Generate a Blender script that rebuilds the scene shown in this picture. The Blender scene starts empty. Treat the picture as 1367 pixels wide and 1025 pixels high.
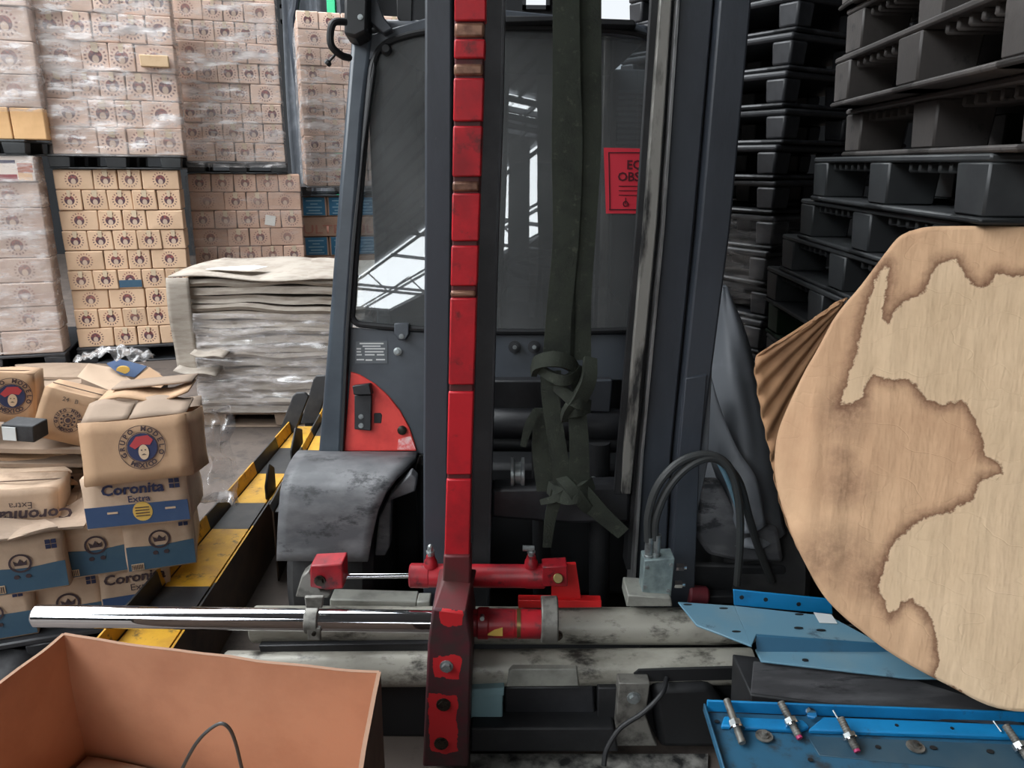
import bpy, bmesh, math, random
from mathutils import Vector, Matrix, noise
random.seed(7)
SC = bpy.context.scene
COL = SC.collection
R = math.radians
PI = math.pi

# ------------------------------------------------------------------ camera
CAM_Z, PITCH, ROLL, FOC = 1.6, R(16), R(0.6), 1027.0
cd = bpy.data.cameras.new('camera')
cam = bpy.data.objects.new('camera', cd)
COL.objects.link(cam)
cd.sensor_width = 36.0
cd.lens = FOC * 36.0 / 1367.0
cd.clip_start = 0.05
cd.clip_end = 200
cd.dof.use_dof = False
FW = Vector((0, math.cos(PITCH), -math.sin(PITCH)))
RT0 = Vector((1, 0, 0)); UP0 = RT0.cross(FW)
RT = math.cos(ROLL) * RT0 + math.sin(ROLL) * UP0
UP = -math.sin(ROLL) * RT0 + math.cos(ROLL) * UP0
m = Matrix.Identity(4)
for i in range(3):
    m[i][0] = RT[i]; m[i][1] = UP[i]; m[i][2] = -FW[i]
m[2][3] = CAM_Z
cam.matrix_world = m
SC.camera = cam
ORG = Vector((0, 0, CAM_Z))

# ------------------------------------------------------------------ world and exposure
w = bpy.data.worlds.new('sky'); SC.world = w; w.use_nodes = True
bg = w.node_tree.nodes['Background']
bg.inputs[0].default_value = (0.80, 0.88, 1.0, 1)
bg.inputs[1].default_value = 0.5
SKYLIGHT = 9.5        # glow of the roof sheets, both the mirrored and the added ones
SC.view_settings.view_transform = 'Standard'
SC.view_settings.look = 'None'
SC.view_settings.gamma = 1.0
SC.view_settings.use_curve_mapping = False
SC.view_settings.exposure = 0.0

# ------------------------------------------------------------------ pixel geometry helpers (measuring the photograph)
def ray(x, y):
    return FW + RT * ((x - 683.5) / FOC) - UP * ((y - 512.5) / FOC)
def PY(x, y, Y):                     # point of that sight line at distance Y
    d = ray(x, y); return ORG + d * (Y / d.y)
def PZ(x, y, z):
    d = ray(x, y); return ORG + d * ((z - CAM_Z) / d.z)
class Plane:
    def __init__(s, p, n):
        s.p = Vector(p); s.n = Vector(n).normalized()
    def at(s, x, y):
        d = ray(x, y); return ORG + d * ((s.p - ORG).dot(s.n) / d.dot(s.n))
    def off(s, k):
        return Plane(s.p + s.n * k, s.n)
def VY(Y):
    return Plane((0, Y, 0), (0, -1, 0))
def pxm(Y, z=0.6):                   # metres per photo pixel at distance Y, height z
    return (Y * math.cos(PITCH) + (CAM_Z - z) * math.sin(PITCH)) / FOC

# ------------------------------------------------------------------ mesh builder
class MB:
    def __init__(s):
        s.v = []; s.f = []
    def add(s, vs, fs):
        b = len(s.v)
        s.v += [Vector(a) for a in vs]
        s.f += [tuple(b + i for i in f) for f in fs]
        return s
    def prism(s, pts, vec):          # polygon swept along vec
        n = len(pts); vec = Vector(vec); pts = [Vector(p) for p in pts]
        nrm = Vector((0, 0, 0))
        for i in range(n):
            a, b = pts[i], pts[(i + 1) % n]
            nrm += a.cross(b)
        if nrm.dot(vec) > 0: pts = pts[::-1]
        vs = pts + [p + vec for p in pts]
        fs = [tuple(range(n)), tuple(range(2 * n - 1, n - 1, -1))]
        fs += [((i + 1) % n, i, n + i, n + (i + 1) % n) for i in range(n)]
        return s.add(vs, fs)
    def box(s, c, size, rot=None):
        c = Vector(c); sx, sy, sz = (a / 2 for a in size)
        vs = []
        for z in (-sz, sz):
            for x, y in ((-sx, -sy), (sx, -sy), (sx, sy), (-sx, sy)):
                p = Vector((x, y, z))
                if rot: p = rot @ p
                vs.append(c + p)
        return s.add(vs, [(3, 2, 1, 0), (4, 5, 6, 7), (0, 1, 5, 4), (1, 2, 6, 5), (2, 3, 7, 6), (3, 0, 4, 7)])
    def tube(s, pts, r, n=12, caps=True):
        pts = [Vector(p) for p in pts]; k = len(pts)
        rs = r if isinstance(r, (list, tuple)) else [r] * k
        t0 = (pts[1] - pts[0]).normalized()
        a = t0.orthogonal().normalized(); vs = []
        for i in range(k):
            t = (pts[min(i + 1, k - 1)] - pts[max(i - 1, 0)]).normalized()
            a = (a - t * a.dot(t)).normalized(); b = t.cross(a)
            for j in range(n):
                an = 2 * PI * j / n
                vs.append(pts[i] + (a * math.cos(an) + b * math.sin(an)) * rs[i])
        fs = []
        for i in range(k - 1):
            for j in range(n):
                j2 = (j + 1) % n
                fs.append((i * n + j, i * n + j2, (i + 1) * n + j2, (i + 1) * n + j))
        if caps:
            fs += [tuple(range(n - 1, -1, -1)), tuple((k - 1) * n + j for j in range(n))]
        return s.add(vs, fs)
    def cyl(s, a, b, r, n=20, r2=None):
        return s.tube([a, b], [r, r if r2 is None else r2], n)
    def lathe(s, a, b, prof, n=24):  # prof: (t along a-b, radius)
        a = Vector(a); b = Vector(b)
        return s.tube([a.lerp(b, t) for t, _ in prof], [q for _, q in prof], n)
    def grid(s, fn, nu, nv):
        vs = [fn(i / nu, j / nv) for j in range(nv + 1) for i in range(nu + 1)]
        fs = [(j * (nu + 1) + i, j * (nu + 1) + i + 1, (j + 1) * (nu + 1) + i + 1, (j + 1) * (nu + 1) + i) for j in range(nv) for i in range(nu)]
        return s.add(vs, fs)
    def ball(s, c, r, n=12, sq=(1, 1, 1)):
        c = Vector(c); vs = []; fs = []
        h = n // 2
        for i in range(h + 1):
            th = PI * i / h
            for j in range(n):
                ph = 2 * PI * j / n
                vs.append(c + Vector((r * sq[0] * math.sin(th) * math.cos(ph), r * sq[1] * math.sin(th) * math.sin(ph), r * sq[2] * math.cos(th))))
        for i in range(h):
            for j in range(n):
                fs.append((i * n + j, (i + 1) * n + j, (i + 1) * n + (j + 1) % n, i * n + (j + 1) % n))
        return s.add(vs, fs)
    def ribbon(s, pts, wd, th=0.004, side=None):   # flat band along a path; side = width directions
        pts = [Vector(p) for p in pts]; k = len(pts); vs = []; fs = []
        for i, p in enumerate(pts):
            t = (pts[min(i + 1, k - 1)] - pts[max(i - 1, 0)]).normalized()
            sd = Vector(side[i] if isinstance(side, list) else (side or (1, 0, 0)))
            sd = (sd - t * sd.dot(t)).normalized(); nn = t.cross(sd)
            ww = wd[i] if isinstance(wd, (list, tuple)) else wd
            for q, e in ((-.5, -1), (-.25, -1), (0, -1), (.25, -1), (.5, -1), (.5, 1), (.25, 1), (0, 1), (-.25, 1), (-.5, 1)):
                vs.append(p + sd * ww * q + nn * (e * th / 2 + (0.25 - abs(q)) * 0.05 * ww))
        n = 10
        for i in range(k - 1):
            for j in range(n):
                fs.append((i * n + j, i * n + (j + 1) % n, (i + 1) * n + (j + 1) % n, (i + 1) * n + j))
        fs += [tuple(range(n - 1, -1, -1)), tuple((k - 1) * n + j for j in range(n))]
        return s.add(vs, fs)
    def build(s, name, mat, parent=None, bevel=0.0, seg=2, smooth=True, loc=None, angle=35, solid=0.0):
        off = Vector((0, 0, 0))
        if parent is not None: off = world_loc(parent)
        elif loc is not None: off = Vector(loc)
        me = bpy.data.meshes.new(name)
        me.from_pydata([tuple(a - off) for a in s.v], [], s.f)
        bm = bmesh.new(); bm.from_mesh(me)
        if not solid: bmesh.ops.recalc_face_normals(bm, faces=bm.faces)
        bm.to_mesh(me); bm.free()
        if smooth:
            me.polygons.foreach_set('use_smooth', [True] * len(me.polygons))
            me.set_sharp_from_angle(angle=R(angle))
        me.materials.append(mat)
        o = bpy.data.objects.new(name, me); COL.objects.link(o)
        if parent is not None: o.parent = parent
        else: o.location = off
        if solid:
            md = o.modifiers.new('thickness', 'SOLIDIFY'); md.thickness = solid; md.offset = 0
        if bevel:
            md = o.modifiers.new('edge', 'BEVEL'); md.width = bevel; md.segments = seg; md.limit_method = 'ANGLE'; md.angle_limit = R(40)
            md.harden_normals = False
        return o

def world_loc(o):
    v = Vector((0, 0, 0))
    while o is not None:
        v += o.location; o = o.parent
    return v
def tag(o, label=None, cat=None, group=None, kind=None):
    if label: o['label'] = label
    if cat: o['category'] = cat
    if group: o['group'] = group
    if kind: o['kind'] = kind
    return o
def empty(name, loc, label, cat, group=None, rz=0):
    o = bpy.data.objects.new(name, None); COL.objects.link(o)
    o.empty_display_size = 0.05
    o.location = loc; o.rotation_euler = (0, 0, rz)
    return tag(o, label, cat, group)
def slab(pts, plane, th, mb=None):   # outline measured in the photograph, lying on plane, thickness going away from its normal
    mb = mb or MB()
    # rails cut by the photo's upper edge run on upwards
    return mb.prism([plane.at(*p) + Vector((0, 0, .5 if p[1] == -60 else 0)) for p in pts], plane.n * -th)
def shape(name, pts, plane, th, mat, parent, bevel=0.003, **k):
    return slab(pts, plane, th).build(name, mat, parent, bevel, **k)

# ------------------------------------------------------------------ materials
MATS = {}
class NT:
    def __init__(s, name):
        s.m = bpy.data.materials.new(name); s.m.use_nodes = True
        s.t = s.m.node_tree; s.n = s.t.nodes; s.l = s.t.links
        s.b = s.n['Principled BSDF']; s.out = s.n['Material Output']
    def node(s, typ, **k):
        n = s.n.new(typ)
        for a, b in k.items(): setattr(n, a, b)
        return n
    def link(s, a, b): s.l.new(a, b)
    def math(s, op, a, b=None, clamp=False):
        n = s.node('ShaderNodeMath', operation=op, use_clamp=clamp)
        for i, q in enumerate((a, b)):
            if q is None: continue
            if isinstance(q, (int, float)): n.inputs[i].default_value = q
            else: s.link(q, n.inputs[i])
        return n.outputs[0]
    def noise(s, vec, scale, detail=5, rough=0.6):
        n = s.node('ShaderNodeTexNoise'); n.inputs['Scale'].default_value = scale
        n.inputs['Detail'].default_value = detail; n.inputs['Roughness'].default_value = rough
        if vec is not None: s.link(vec, n.inputs['Vector'])
        return n.outputs['Fac']
    def ramp(s, fac, lo, hi):
        n = s.node('ShaderNodeMapRange', clamp=True)
        n.inputs['From Min'].default_value = lo; n.inputs['From Max'].default_value = hi
        s.link(fac, n.inputs['Value']); return n.outputs['Result']
    def mix(s, fac, a, b):
        n = s.node('ShaderNodeMix', data_type='RGBA')
        if isinstance(fac, (int, float)): n.inputs[0].default_value = fac
        else: s.link(fac, n.inputs[0])
        for q, i in ((a, 6), (b, 7)):
            if isinstance(q, (tuple, list)): n.inputs[i].default_value = (*q[:3], 1)
            else: s.link(q, n.inputs[i])
        return n.outputs[2]
    def coord(s, kind='Object', scale=(1, 1, 1)):
        t = s.node('ShaderNodeTexCoord'); mp = s.node('ShaderNodeMapping')
        s.link(t.outputs[kind], mp.inputs[0]); mp.inputs['Scale'].default_value = scale
        return mp.outputs[0]
def lin(c):                          # photo colour (0-255) to linear
    return tuple(((x / 255) / 12.92 if x <= 10 else (((x / 255) + 0.055) / 1.055) ** 2.4) for x in c)
def mat(name, col, rough=0.6, metal=0.0, col2=None, sc=8, lo=0.45, hi=0.7, bump=0.0, bsc=60, stretch=(1, 1, 1), rand=0.0, col3=None, sc3=25, lo3=.58, hi3=.68, coat=0, spec=.5):
    if name in MATS: return MATS[name]
    t = NT(name); b = t.b
    b.inputs['Roughness'].default_value = rough; b.inputs['Metallic'].default_value = metal
    b.inputs['Specular IOR Level'].default_value = spec
    c = lin(col); vec = t.coord('Object', stretch); out = None
    if col2 is not None:
        out = t.mix(t.ramp(t.noise(vec, sc), lo, hi), c, lin(col2))
    if col3 is not None:
        out = t.mix(t.ramp(t.noise(vec, sc3, 8, .7), lo3, hi3), out if out is not None else c, lin(col3))
    if rand:
        oi = t.node('ShaderNodeObjectInfo'); h = t.node('ShaderNodeHueSaturation')
        t.link(t.math('ADD', t.math('MULTIPLY', oi.outputs['Random'], 2 * rand), 1 - rand), h.inputs['Value'])
        if out is not None: t.link(out, h.inputs['Color'])
        else: h.inputs['Color'].default_value = (*c, 1)
        out = h.outputs[0]
    if out is not None: t.link(out, b.inputs['Base Color'])
    else: b.inputs['Base Color'].default_value = (*c, 1)
    if bump:
        bp = t.node('ShaderNodeBump'); bp.inputs['Strength'].default_value = bump; bp.inputs['Distance'].default_value = 0.004
        t.link(t.noise(vec, bsc, 4), bp.inputs['Height']); t.link(bp.outputs[0], b.inputs['Normal'])
    MATS[name] = t.m
    return t.m

M_black = mat('black_paint', (30, 31, 34), .45, col2=(52, 53, 56), sc=6, bump=.15)
M_dark = mat('dark_steel', (26, 27, 29), .6, col2=(44, 44, 46), sc=9)
M_mast = mat('mast_steel', (60, 65, 73), .42, col2=(44, 48, 55), sc=5, col3=(95, 98, 104), sc3=40, lo3=.66, hi3=.74, stretch=(1, 1, .35), bump=.12, spec=.6)
M_mastworn = mat('worn_mast_rail', (150, 148, 142), .45, .3, col2=(52, 52, 52), sc=14, stretch=(1, 1, .25), lo=.5, hi=.62)
M_mastedge = mat('bare_mast_edge', (150, 150, 150), .35, .6, col2=(60, 60, 62), sc=20, stretch=(1, 1, .2))
M_red = mat('arm_red_paint', (196, 24, 38), .5, col2=(150, 22, 32), sc=7, col3=(72, 32, 32), sc3=13, lo3=.57, hi3=.72, bump=.2, bsc=30)
M_reddk = mat('arm_worn_core', (92, 30, 34), .6, col2=(64, 44, 40), sc=10)
M_bronze = mat('worn_notch_metal', (150, 112, 92), .4, .4, col2=(70, 40, 36), sc=18)
M_redcyl = mat('cylinder_red_paint', (164, 24, 36), .42, col2=(110, 22, 32), sc=12, lo=.42, hi=.7, col3=(50, 24, 26), sc3=22, lo3=.55, hi3=.68)
M_rednew = mat('bright_red_paint', (214, 34, 36), .45)
M_orange = mat('faded_red_panel', (226, 70, 62), .5, col2=(206, 56, 52), sc=14, col3=(240, 150, 146), sc3=22, lo3=.66, hi3=.76)
M_chrome = mat('chrome', (232, 234, 238), .07, 1.0)
M_steel = mat('zinc_steel', (160, 166, 166), .4, .7, col2=(110, 112, 112), sc=30)
M_bolt = mat('oily_bolt', (66, 60, 52), .4, .7, col2=(30, 28, 26), sc=60)
M_brass = mat('brass_pin', (120, 104, 66), .35, .8)
M_grease = mat('greasy_cast_steel', (128, 126, 120), .5, .4, col2=(58, 56, 54), sc=22)
M_silver = mat('silver_paint_tube', (168, 165, 154), .38, .1, col2=(132, 129, 119), sc=6, col3=(50, 47, 43), sc3=8, lo3=.52, hi3=.66, stretch=(1, 2, 2))
M_silverflat = mat('silver_paint_plate', (150, 150, 142), .5, .1, col2=(120, 120, 114), sc=14)
M_cab = mat('cab_grey_paint', (74, 79, 86), .35, col2=(60, 64, 70), sc=4, bump=.08)
M_pillar = mat('cab_pillar_paint', (72, 80, 88), .28, col2=(58, 64, 72), sc=5)
M_cabin = mat('cab_lining', (78, 81, 83), .7, col2=(60, 62, 64), sc=5)
M_rubber = mat('black_rubber', (28, 29, 31), .55, bump=.1)
M_fender = mat('dusty_fender_plastic', (76, 77, 80), .55, col2=(112, 112, 114), sc=5, col3=(44, 45, 48), sc3=7, lo3=.56, hi3=.64, stretch=(1, 1, 2.2))
M_tyre = mat('tyre_rubber', (36, 36, 37), .8, col2=(58, 57, 56), sc=8)
M_sling = mat('dark_green_webbing', (52, 57, 48), .9, col2=(38, 42, 36), sc=14, col3=(74, 76, 66), sc3=45, bump=.5, bsc=160)
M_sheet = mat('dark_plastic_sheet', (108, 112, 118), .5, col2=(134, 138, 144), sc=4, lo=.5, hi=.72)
M_hose = mat('hose_rubber', (56, 58, 58), .45)
M_pallet = mat('dusty_black_pallet', (70, 66, 64), .6, col2=(88, 83, 80), sc=4, col3=(36, 36, 37), sc3=14, bump=.2, rand=.14)
M_pallet2 = mat('black_pallet', (44, 45, 48), .45, col2=(62, 63, 66), sc=7, rand=.12)
M_palletdk = mat('dark_grey_pallet', (50, 52, 54), .5, col2=(66, 69, 70), sc=5, rand=.12)
M_palletgrn = mat('dark_green_pallet', (26, 52, 34), .6, col2=(40, 66, 46), sc=8)
M_blue = mat('blue_paint', (22, 128, 186), .45, col2=(20, 104, 156), sc=5, col3=(54, 66, 76), sc3=14, lo3=.62, hi3=.74)
M_bluedusty = mat('dusty_blue_paint', (100, 140, 160), .5, col2=(118, 144, 154), sc=5, col3=(58, 80, 96), sc3=10, lo3=.6, hi3=.7)
M_bluedk = mat('dirty_blue_paint', (42, 90, 118), .5, col2=(46, 74, 90), sc=6, col3=(46, 52, 56), sc3=12, lo3=.55, hi3=.68)
M_card = mat('cardboard', (202, 174, 140), .85, col2=(176, 142, 110), sc=7, bump=.15, bsc=40, rand=.07)
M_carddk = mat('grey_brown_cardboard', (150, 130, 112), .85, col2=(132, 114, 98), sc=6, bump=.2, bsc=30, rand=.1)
M_cardin = mat('orange_brown_cardboard', (184, 132, 102), .85, col2=(170, 118, 90), sc=5, col3=(120, 74, 52), sc3=4, lo3=.66, hi3=.8, bump=.12, bsc=50)
M_cardedge = mat('box_outer_cardboard', (110, 92, 80), .85, col2=(92, 78, 70), sc=9)
M_pleat = mat('pleated_cardboard', (176, 134, 98), .8, col2=(146, 108, 80), sc=5)
M_sheets = mat('grey_cardboard_sheet', (172, 162, 150), .8, col2=(140, 128, 116), sc=6, stretch=(1, 1, 5), rand=.12)
M_white = mat('white_paper', (232, 230, 224), .7)
M_label = mat('pale_sticker', (210, 214, 214), .6)
M_teal = mat('carton_blue_print', (58, 88, 110), .8, col2=(70, 98, 116), sc=8, bump=.1)
M_blueprint = mat('carton_royal_blue_print', (52, 76, 114), .75, col2=(64, 86, 120), sc=8)
M_ink = mat('brown_ink', (66, 52, 56), .85)
M_inkblue = mat('blue_ink', (46, 52, 84), .85)
M_inkred = mat('red_ink', (176, 62, 66), .85)
M_gold = mat('yellow_print', (214, 176, 88), .8)
M_cream = mat('cream_print', (206, 180, 150), .85)
M_crate = mat('orange_carton', (222, 178, 128), .8, col2=(210, 166, 116), sc=7)
M_yellow = mat('safety_yellow_paint', (212, 160, 42), .55, col2=(182, 134, 44), sc=10, col3=(92, 76, 48), sc3=16, lo3=.56, hi3=.66, bump=.3)
M_guardblk = mat('black_stripe_paint', (42, 42, 44), .5, col2=(64, 62, 60), sc=10)
M_guardbrn = mat('rail_side_paint', (84, 66, 52), .6, col2=(52, 43, 38), sc=8)
M_green = mat('bright_green_paint', (40, 190, 130), .5)
M_sign = mat('red_sign_paper', (226, 52, 70), .55)
M_signink = mat('sign_ink', (90, 22, 34), .7)
M_plate = mat('data_plate', (96, 100, 104), .4, .3)
M_platetxt = mat('plate_print', (206, 208, 206), .6)
M_aqua = mat('pale_aqua_paint', (128, 160, 166), .5)
M_tape = mat('pale_tape', (206, 186, 158), .6, rand=.06)
M_trash = mat('dark_litter', (34, 35, 38), .7, col2=(60, 60, 62), sc=14)

def film_material(name, base, hi, scale):
    t = NT(name)
    vec = t.coord('Object', scale)
    f1 = t.ramp(t.noise(vec, 3.0, 6, .65), .47, .70)
    f2 = t.ramp(t.noise(vec, 9.0, 4, .6), .52, .75)
    fac = t.math('ADD', t.math('MULTIPLY', t.math('ADD', f1, f2), hi), base, True)
    tr = t.node('ShaderNodeBsdfTransparent'); tr.inputs[0].default_value = (.96, .96, .96, 1)
    gl = t.node('ShaderNodeBsdfGlossy'); gl.inputs['Roughness'].default_value = .22; gl.inputs[0].default_value = (.9, .9, .9, 1)
    df = t.node('ShaderNodeBsdfDiffuse'); df.inputs[0].default_value = (.92, .88, .87, 1)
    m1 = t.node('ShaderNodeMixShader'); m1.inputs[0].default_value = .6
    t.link(gl.outputs[0], m1.inputs[1]); t.link(df.outputs[0], m1.inputs[2])
    m2 = t.node('ShaderNodeMixShader'); t.link(fac, m2.inputs[0])
    t.link(tr.outputs[0], m2.inputs[1]); t.link(m1.outputs[0], m2.inputs[2])
    t.link(m2.outputs[0], t.out.inputs[0])
    return t.m
M_film = film_material('stretch_film', .12, .72, (.7, 1, 3.2))
M_filmlow = film_material('thin_stretch_film', .05, .22, (.7, 1, 3.2))
M_filmdk = film_material('dark_stretch_film', .03, .16, (1, 1, 6))
def glass_material():
    t = NT('dusty_cab_glass')
    tr = t.node('ShaderNodeBsdfTransparent'); tr.inputs[0].default_value = (.72, .76, .78, 1)
    gl = t.node('ShaderNodeBsdfGlossy'); gl.inputs['Roughness'].default_value = .012
    df = t.node('ShaderNodeBsdfDiffuse'); df.inputs[0].default_value = (*lin((170, 172, 172)), 1)
    vec = t.coord('Object', (1, 1, 1))
    dust = t.math('ADD', t.math('MULTIPLY', t.ramp(t.noise(vec, 2.2, 6), .4, .75), .12), .16)
    lw = t.node('ShaderNodeFresnel'); lw.inputs['IOR'].default_value = 1.5
    m1 = t.node('ShaderNodeMixShader'); t.link(t.math('ADD', lw.outputs[0], .07), m1.inputs[0])
    t.link(tr.outputs[0], m1.inputs[1]); t.link(gl.outputs[0], m1.inputs[2])
    m2 = t.node('ShaderNodeMixShader'); t.link(dust, m2.inputs[0])
    t.link(m1.outputs[0], m2.inputs[1]); t.link(df.outputs[0], m2.inputs[2])
    t.link(m2.outputs[0], t.out.inputs[0])
    return t.m
M_glass = glass_material()
def emit(name, col, k):
    t = NT(name); e = t.node('ShaderNodeEmission'); e.inputs[0].default_value = (*col, 1); e.inputs[1].default_value = k
    t.link(e.outputs[0], t.out.inputs[0]); return t.m
M_sky1 = emit('translucent_roof_sheet', (.93, .97, 1.0), SKYLIGHT)
M_sky2 = emit('translucent_wall_sheet', (.90, .95, 1.0), 1.0)

def carton_material(name, base, base2, ink, strength, tint=.08):
    t = NT(name); b = t.b
    b.inputs['Roughness'].default_value = .8
    uvn = t.node('ShaderNodeUVMap'); uvn.uv_map = 'print'
    sp = t.node('ShaderNodeSeparateXYZ'); t.link(uvn.outputs[0], sp.inputs[0])
    u, v = sp.outputs[0], sp.outputs[1]
    r = t.math('SQRT', t.math('ADD', t.math('MULTIPLY', u, u), t.math('MULTIPLY', v, v)))
    an = t.math('ARCTAN2', v, u)
    vec = t.coord('Object')
    oi = t.node('ShaderNodeObjectInfo')
    cmb = t.node('ShaderNodeVectorMath', operation='ADD'); t.link(vec, cmb.inputs[0])
    t.link(t.math('MULTIPLY', oi.outputs['Random'], 30.0), cmb.inputs[1])
    disc = t.ramp(r, .245, .225)
    ring = t.math('MULTIPLY', t.ramp(r, .30, .315), t.ramp(r, .395, .38))
    teeth = t.ramp(t.math('SINE', t.math('MULTIPLY', an, 17.0)), -.1, .5)
    ring = t.math('MULTIPLY', ring, t.math('MULTIPLY', teeth, .8))
    fx = t.math('DIVIDE', u, .12); fy = t.math('DIVIDE', t.math('ADD', v, .10), .15)
    face = t.ramp(t.math('ADD', t.math('MULTIPLY', fx, fx), t.math('MULTIPLY', fy, fy)), 1.1, .7)
    hat = t.math('MULTIPLY', t.ramp(v, .0, .05), t.ramp(t.noise(cmb.outputs[0], 70, 2), .42, .6))
    inkc = t.mix(hat, lin(ink), lin((150, 84, 78)))
    inkc = t.mix(t.math('MULTIPLY', face, .8), inkc, lin((214, 190, 168)))
    fac = t.math('MAXIMUM', disc, ring)
    rs = t.math('ADD', t.math('MULTIPLY', oi.outputs['Random'], .35), strength - .2)
    fac = t.math('MULTIPLY', fac, rs, True)
    paper = t.mix(t.ramp(t.noise(cmb.outputs[0], 7), .4, .7), lin(base), lin(base2))
    h = t.node('ShaderNodeHueSaturation'); t.link(paper, h.inputs['Color'])
    t.link(t.math('ADD', t.math('MULTIPLY', oi.outputs['Random'], 2 * tint), 1 - tint), h.inputs['Value'])
    t.link(t.mix(fac, h.outputs[0], inkc), b.inputs['Base Color'])
    return t.m
M_ctnB = carton_material('tan_emblem_carton', (214, 182, 152), (204, 171, 141), (84, 60, 70), 1.0)
M_ctnC = carton_material('pinkish_emblem_carton', (208, 172, 150), (198, 160, 138), (98, 70, 74), .8)
M_ctnU = carton_material('pale_emblem_carton', (222, 194, 176), (210, 180, 162), (92, 66, 74), .95)
M_ctnA = carton_material('greyish_emblem_carton', (196, 174, 160), (180, 156, 144), (94, 68, 74), .75)
M_ctnD = carton_material('printless_carton', (198, 164, 142), (186, 152, 130), (98, 66, 70), .2)

# ------------------------------------------------------------------ setting
def struct(name, mb, mt, parent=None, **k):
    o = mb.build(name, mt, parent, **k)
    if parent is None: o['kind'] = 'structure'
    return o
M_floor = mat('dusty_concrete', (88, 78, 72), .75, col2=(108, 96, 88), sc=1.6, col3=(60, 55, 52), sc3=5, lo3=.5, hi3=.68, bump=.25, bsc=14)
M_wall = mat('grey_wall_sheet', (36, 38, 41), .7, col2=(28, 30, 32), sc=1)
M_roof = mat('grey_roof_sheet', (112, 116, 120), .6, col2=(92, 96, 100), sc=.8)
M_beam = mat('roof_steel', (60, 62, 66), .6)
H = 6.6
X0, X1, Y0, Y1 = -15.0, 8.0, -33.0, 13.5
struct('floor', MB().box(((X0 + X1) / 2, (Y0 + Y1) / 2, -.05), (X1 - X0, Y1 - Y0, .1)), M_floor)
struct('ceiling', MB().box(((X0 + X1) / 2, (Y0 + Y1) / 2, H + .15), (X1 - X0, Y1 - Y0, .1)), M_roof)
struct('wall_back', MB().box(((X0 + X1) / 2, Y1 + .06, H / 2), (X1 - X0, .12, H + .2)), M_wall)
struct('wall_front', MB().box(((X0 + X1) / 2, Y0 - .06, H / 2), (X1 - X0, .12, H + .2)), M_wall)
struct('wall_left', MB().box((X0 - .06, (Y0 + Y1) / 2, H / 2), (.12, Y1 - Y0, H + .2)), M_wall)
struct('wall_right', MB().box((X1 + .06, (Y0 + Y1) / 2, H / 2), (.12, Y1 - Y0, H + .2)), M_wall)
A_ = Vector((.4305, .9026, 0)); B_ = Vector((.9026, -.4305, 0))
def roofpt(a, b, z): return A_ * a + B_ * b + Vector((0, 0, z))
ZR = Matrix.Rotation(math.atan2(A_.y, A_.x), 3, 'Z')
WN = [0]
def skylight(a0, a1, b0, b1, mt=None):  # builds the mirrored roof strips and also the strips added for light
    WN[0] += 1
    w_ = struct('window_%d' % WN[0], MB().box(roofpt((a0 + a1) / 2, (b0 + b1) / 2, H + .05), (a1 - a0, b1 - b0, .02), ZR), mt or M_sky1, smooth=False)
    n = max(1, int((a1 - a0) / 4.4))
    for i in range(n + 1):
        a = a0 + (a1 - a0) * i / n
        MB().box(roofpt(a, (b0 + b1) / 2, H - .02), (.06, b1 - b0, .1), ZR).build('glazing_bar', M_beam, w_, smooth=False)
    for b in (b0, b0 + (b1 - b0) * .6, b1):
        MB().box(roofpt((a0 + a1) / 2, b, H - .06), (a1 - a0, .05, .08), ZR).build('purlin', M_beam, w_, smooth=False)
    return w_
skylight(-30, -8.6, 4.8, 7.9)        # the strip mirrored in the cab glass
skylight(-9, 6.5, -10.2, -3.4)          # unseen glowing strip above the carton stacks, added to brighten them
skylight(-17, -6.5, -4.2, -.2)       # unseen glowing strip behind the camera, added for the chrome rod's highlight
for q in ((-7.5, -7.1, 3.0, 4.3), (-7.95, -7.78, 3.2, 4.45), (-8.4, -8.15, 3.6, 4.5)): skylight(*q)
# lattice of a roof truss under the mirrored strip
tr = MB()
for a in range(-30, -6, 8):
    tr.cyl(roofpt(a, 2.5, H - .7), roofpt(a, 10, H - .7), .05, 8)
    for k in range(5):
        b = 2.5 + 1.5 * k
        tr.cyl(roofpt(a, b, H - .7), roofpt(a, b + .75, H - .1), .022, 6)
        tr.cyl(roofpt(a, b + 1.5, H - .7), roofpt(a, b + .75, H - .1), .03, 6)
for b in (6.0,):
    tr.cyl(roofpt(-30, b, H - .35), roofpt(-7, b, H - .35), .035, 8)
struct('trim_1', tr, M_beam)
cp = MB(); cp.box((.10, -9.9, H / 2), (.42, .42, H)); cp.box((.10, -9.9, .02), (.6, .6, .04)); struct('trim_3', cp, M_beam, bevel=.01)
cp = MB(); cp.box((.85, -10.6, H / 2), (.3, .3, H)); struct('trim_4', cp, M_beam, bevel=.01)
rb = MB()
for k in range(26):
    b = -4 + .34 * k
    rb.box(roofpt(-15, b, H + .07), (22, .06, .06), ZR)
struct('trim_2', rb, M_wall)
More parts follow.
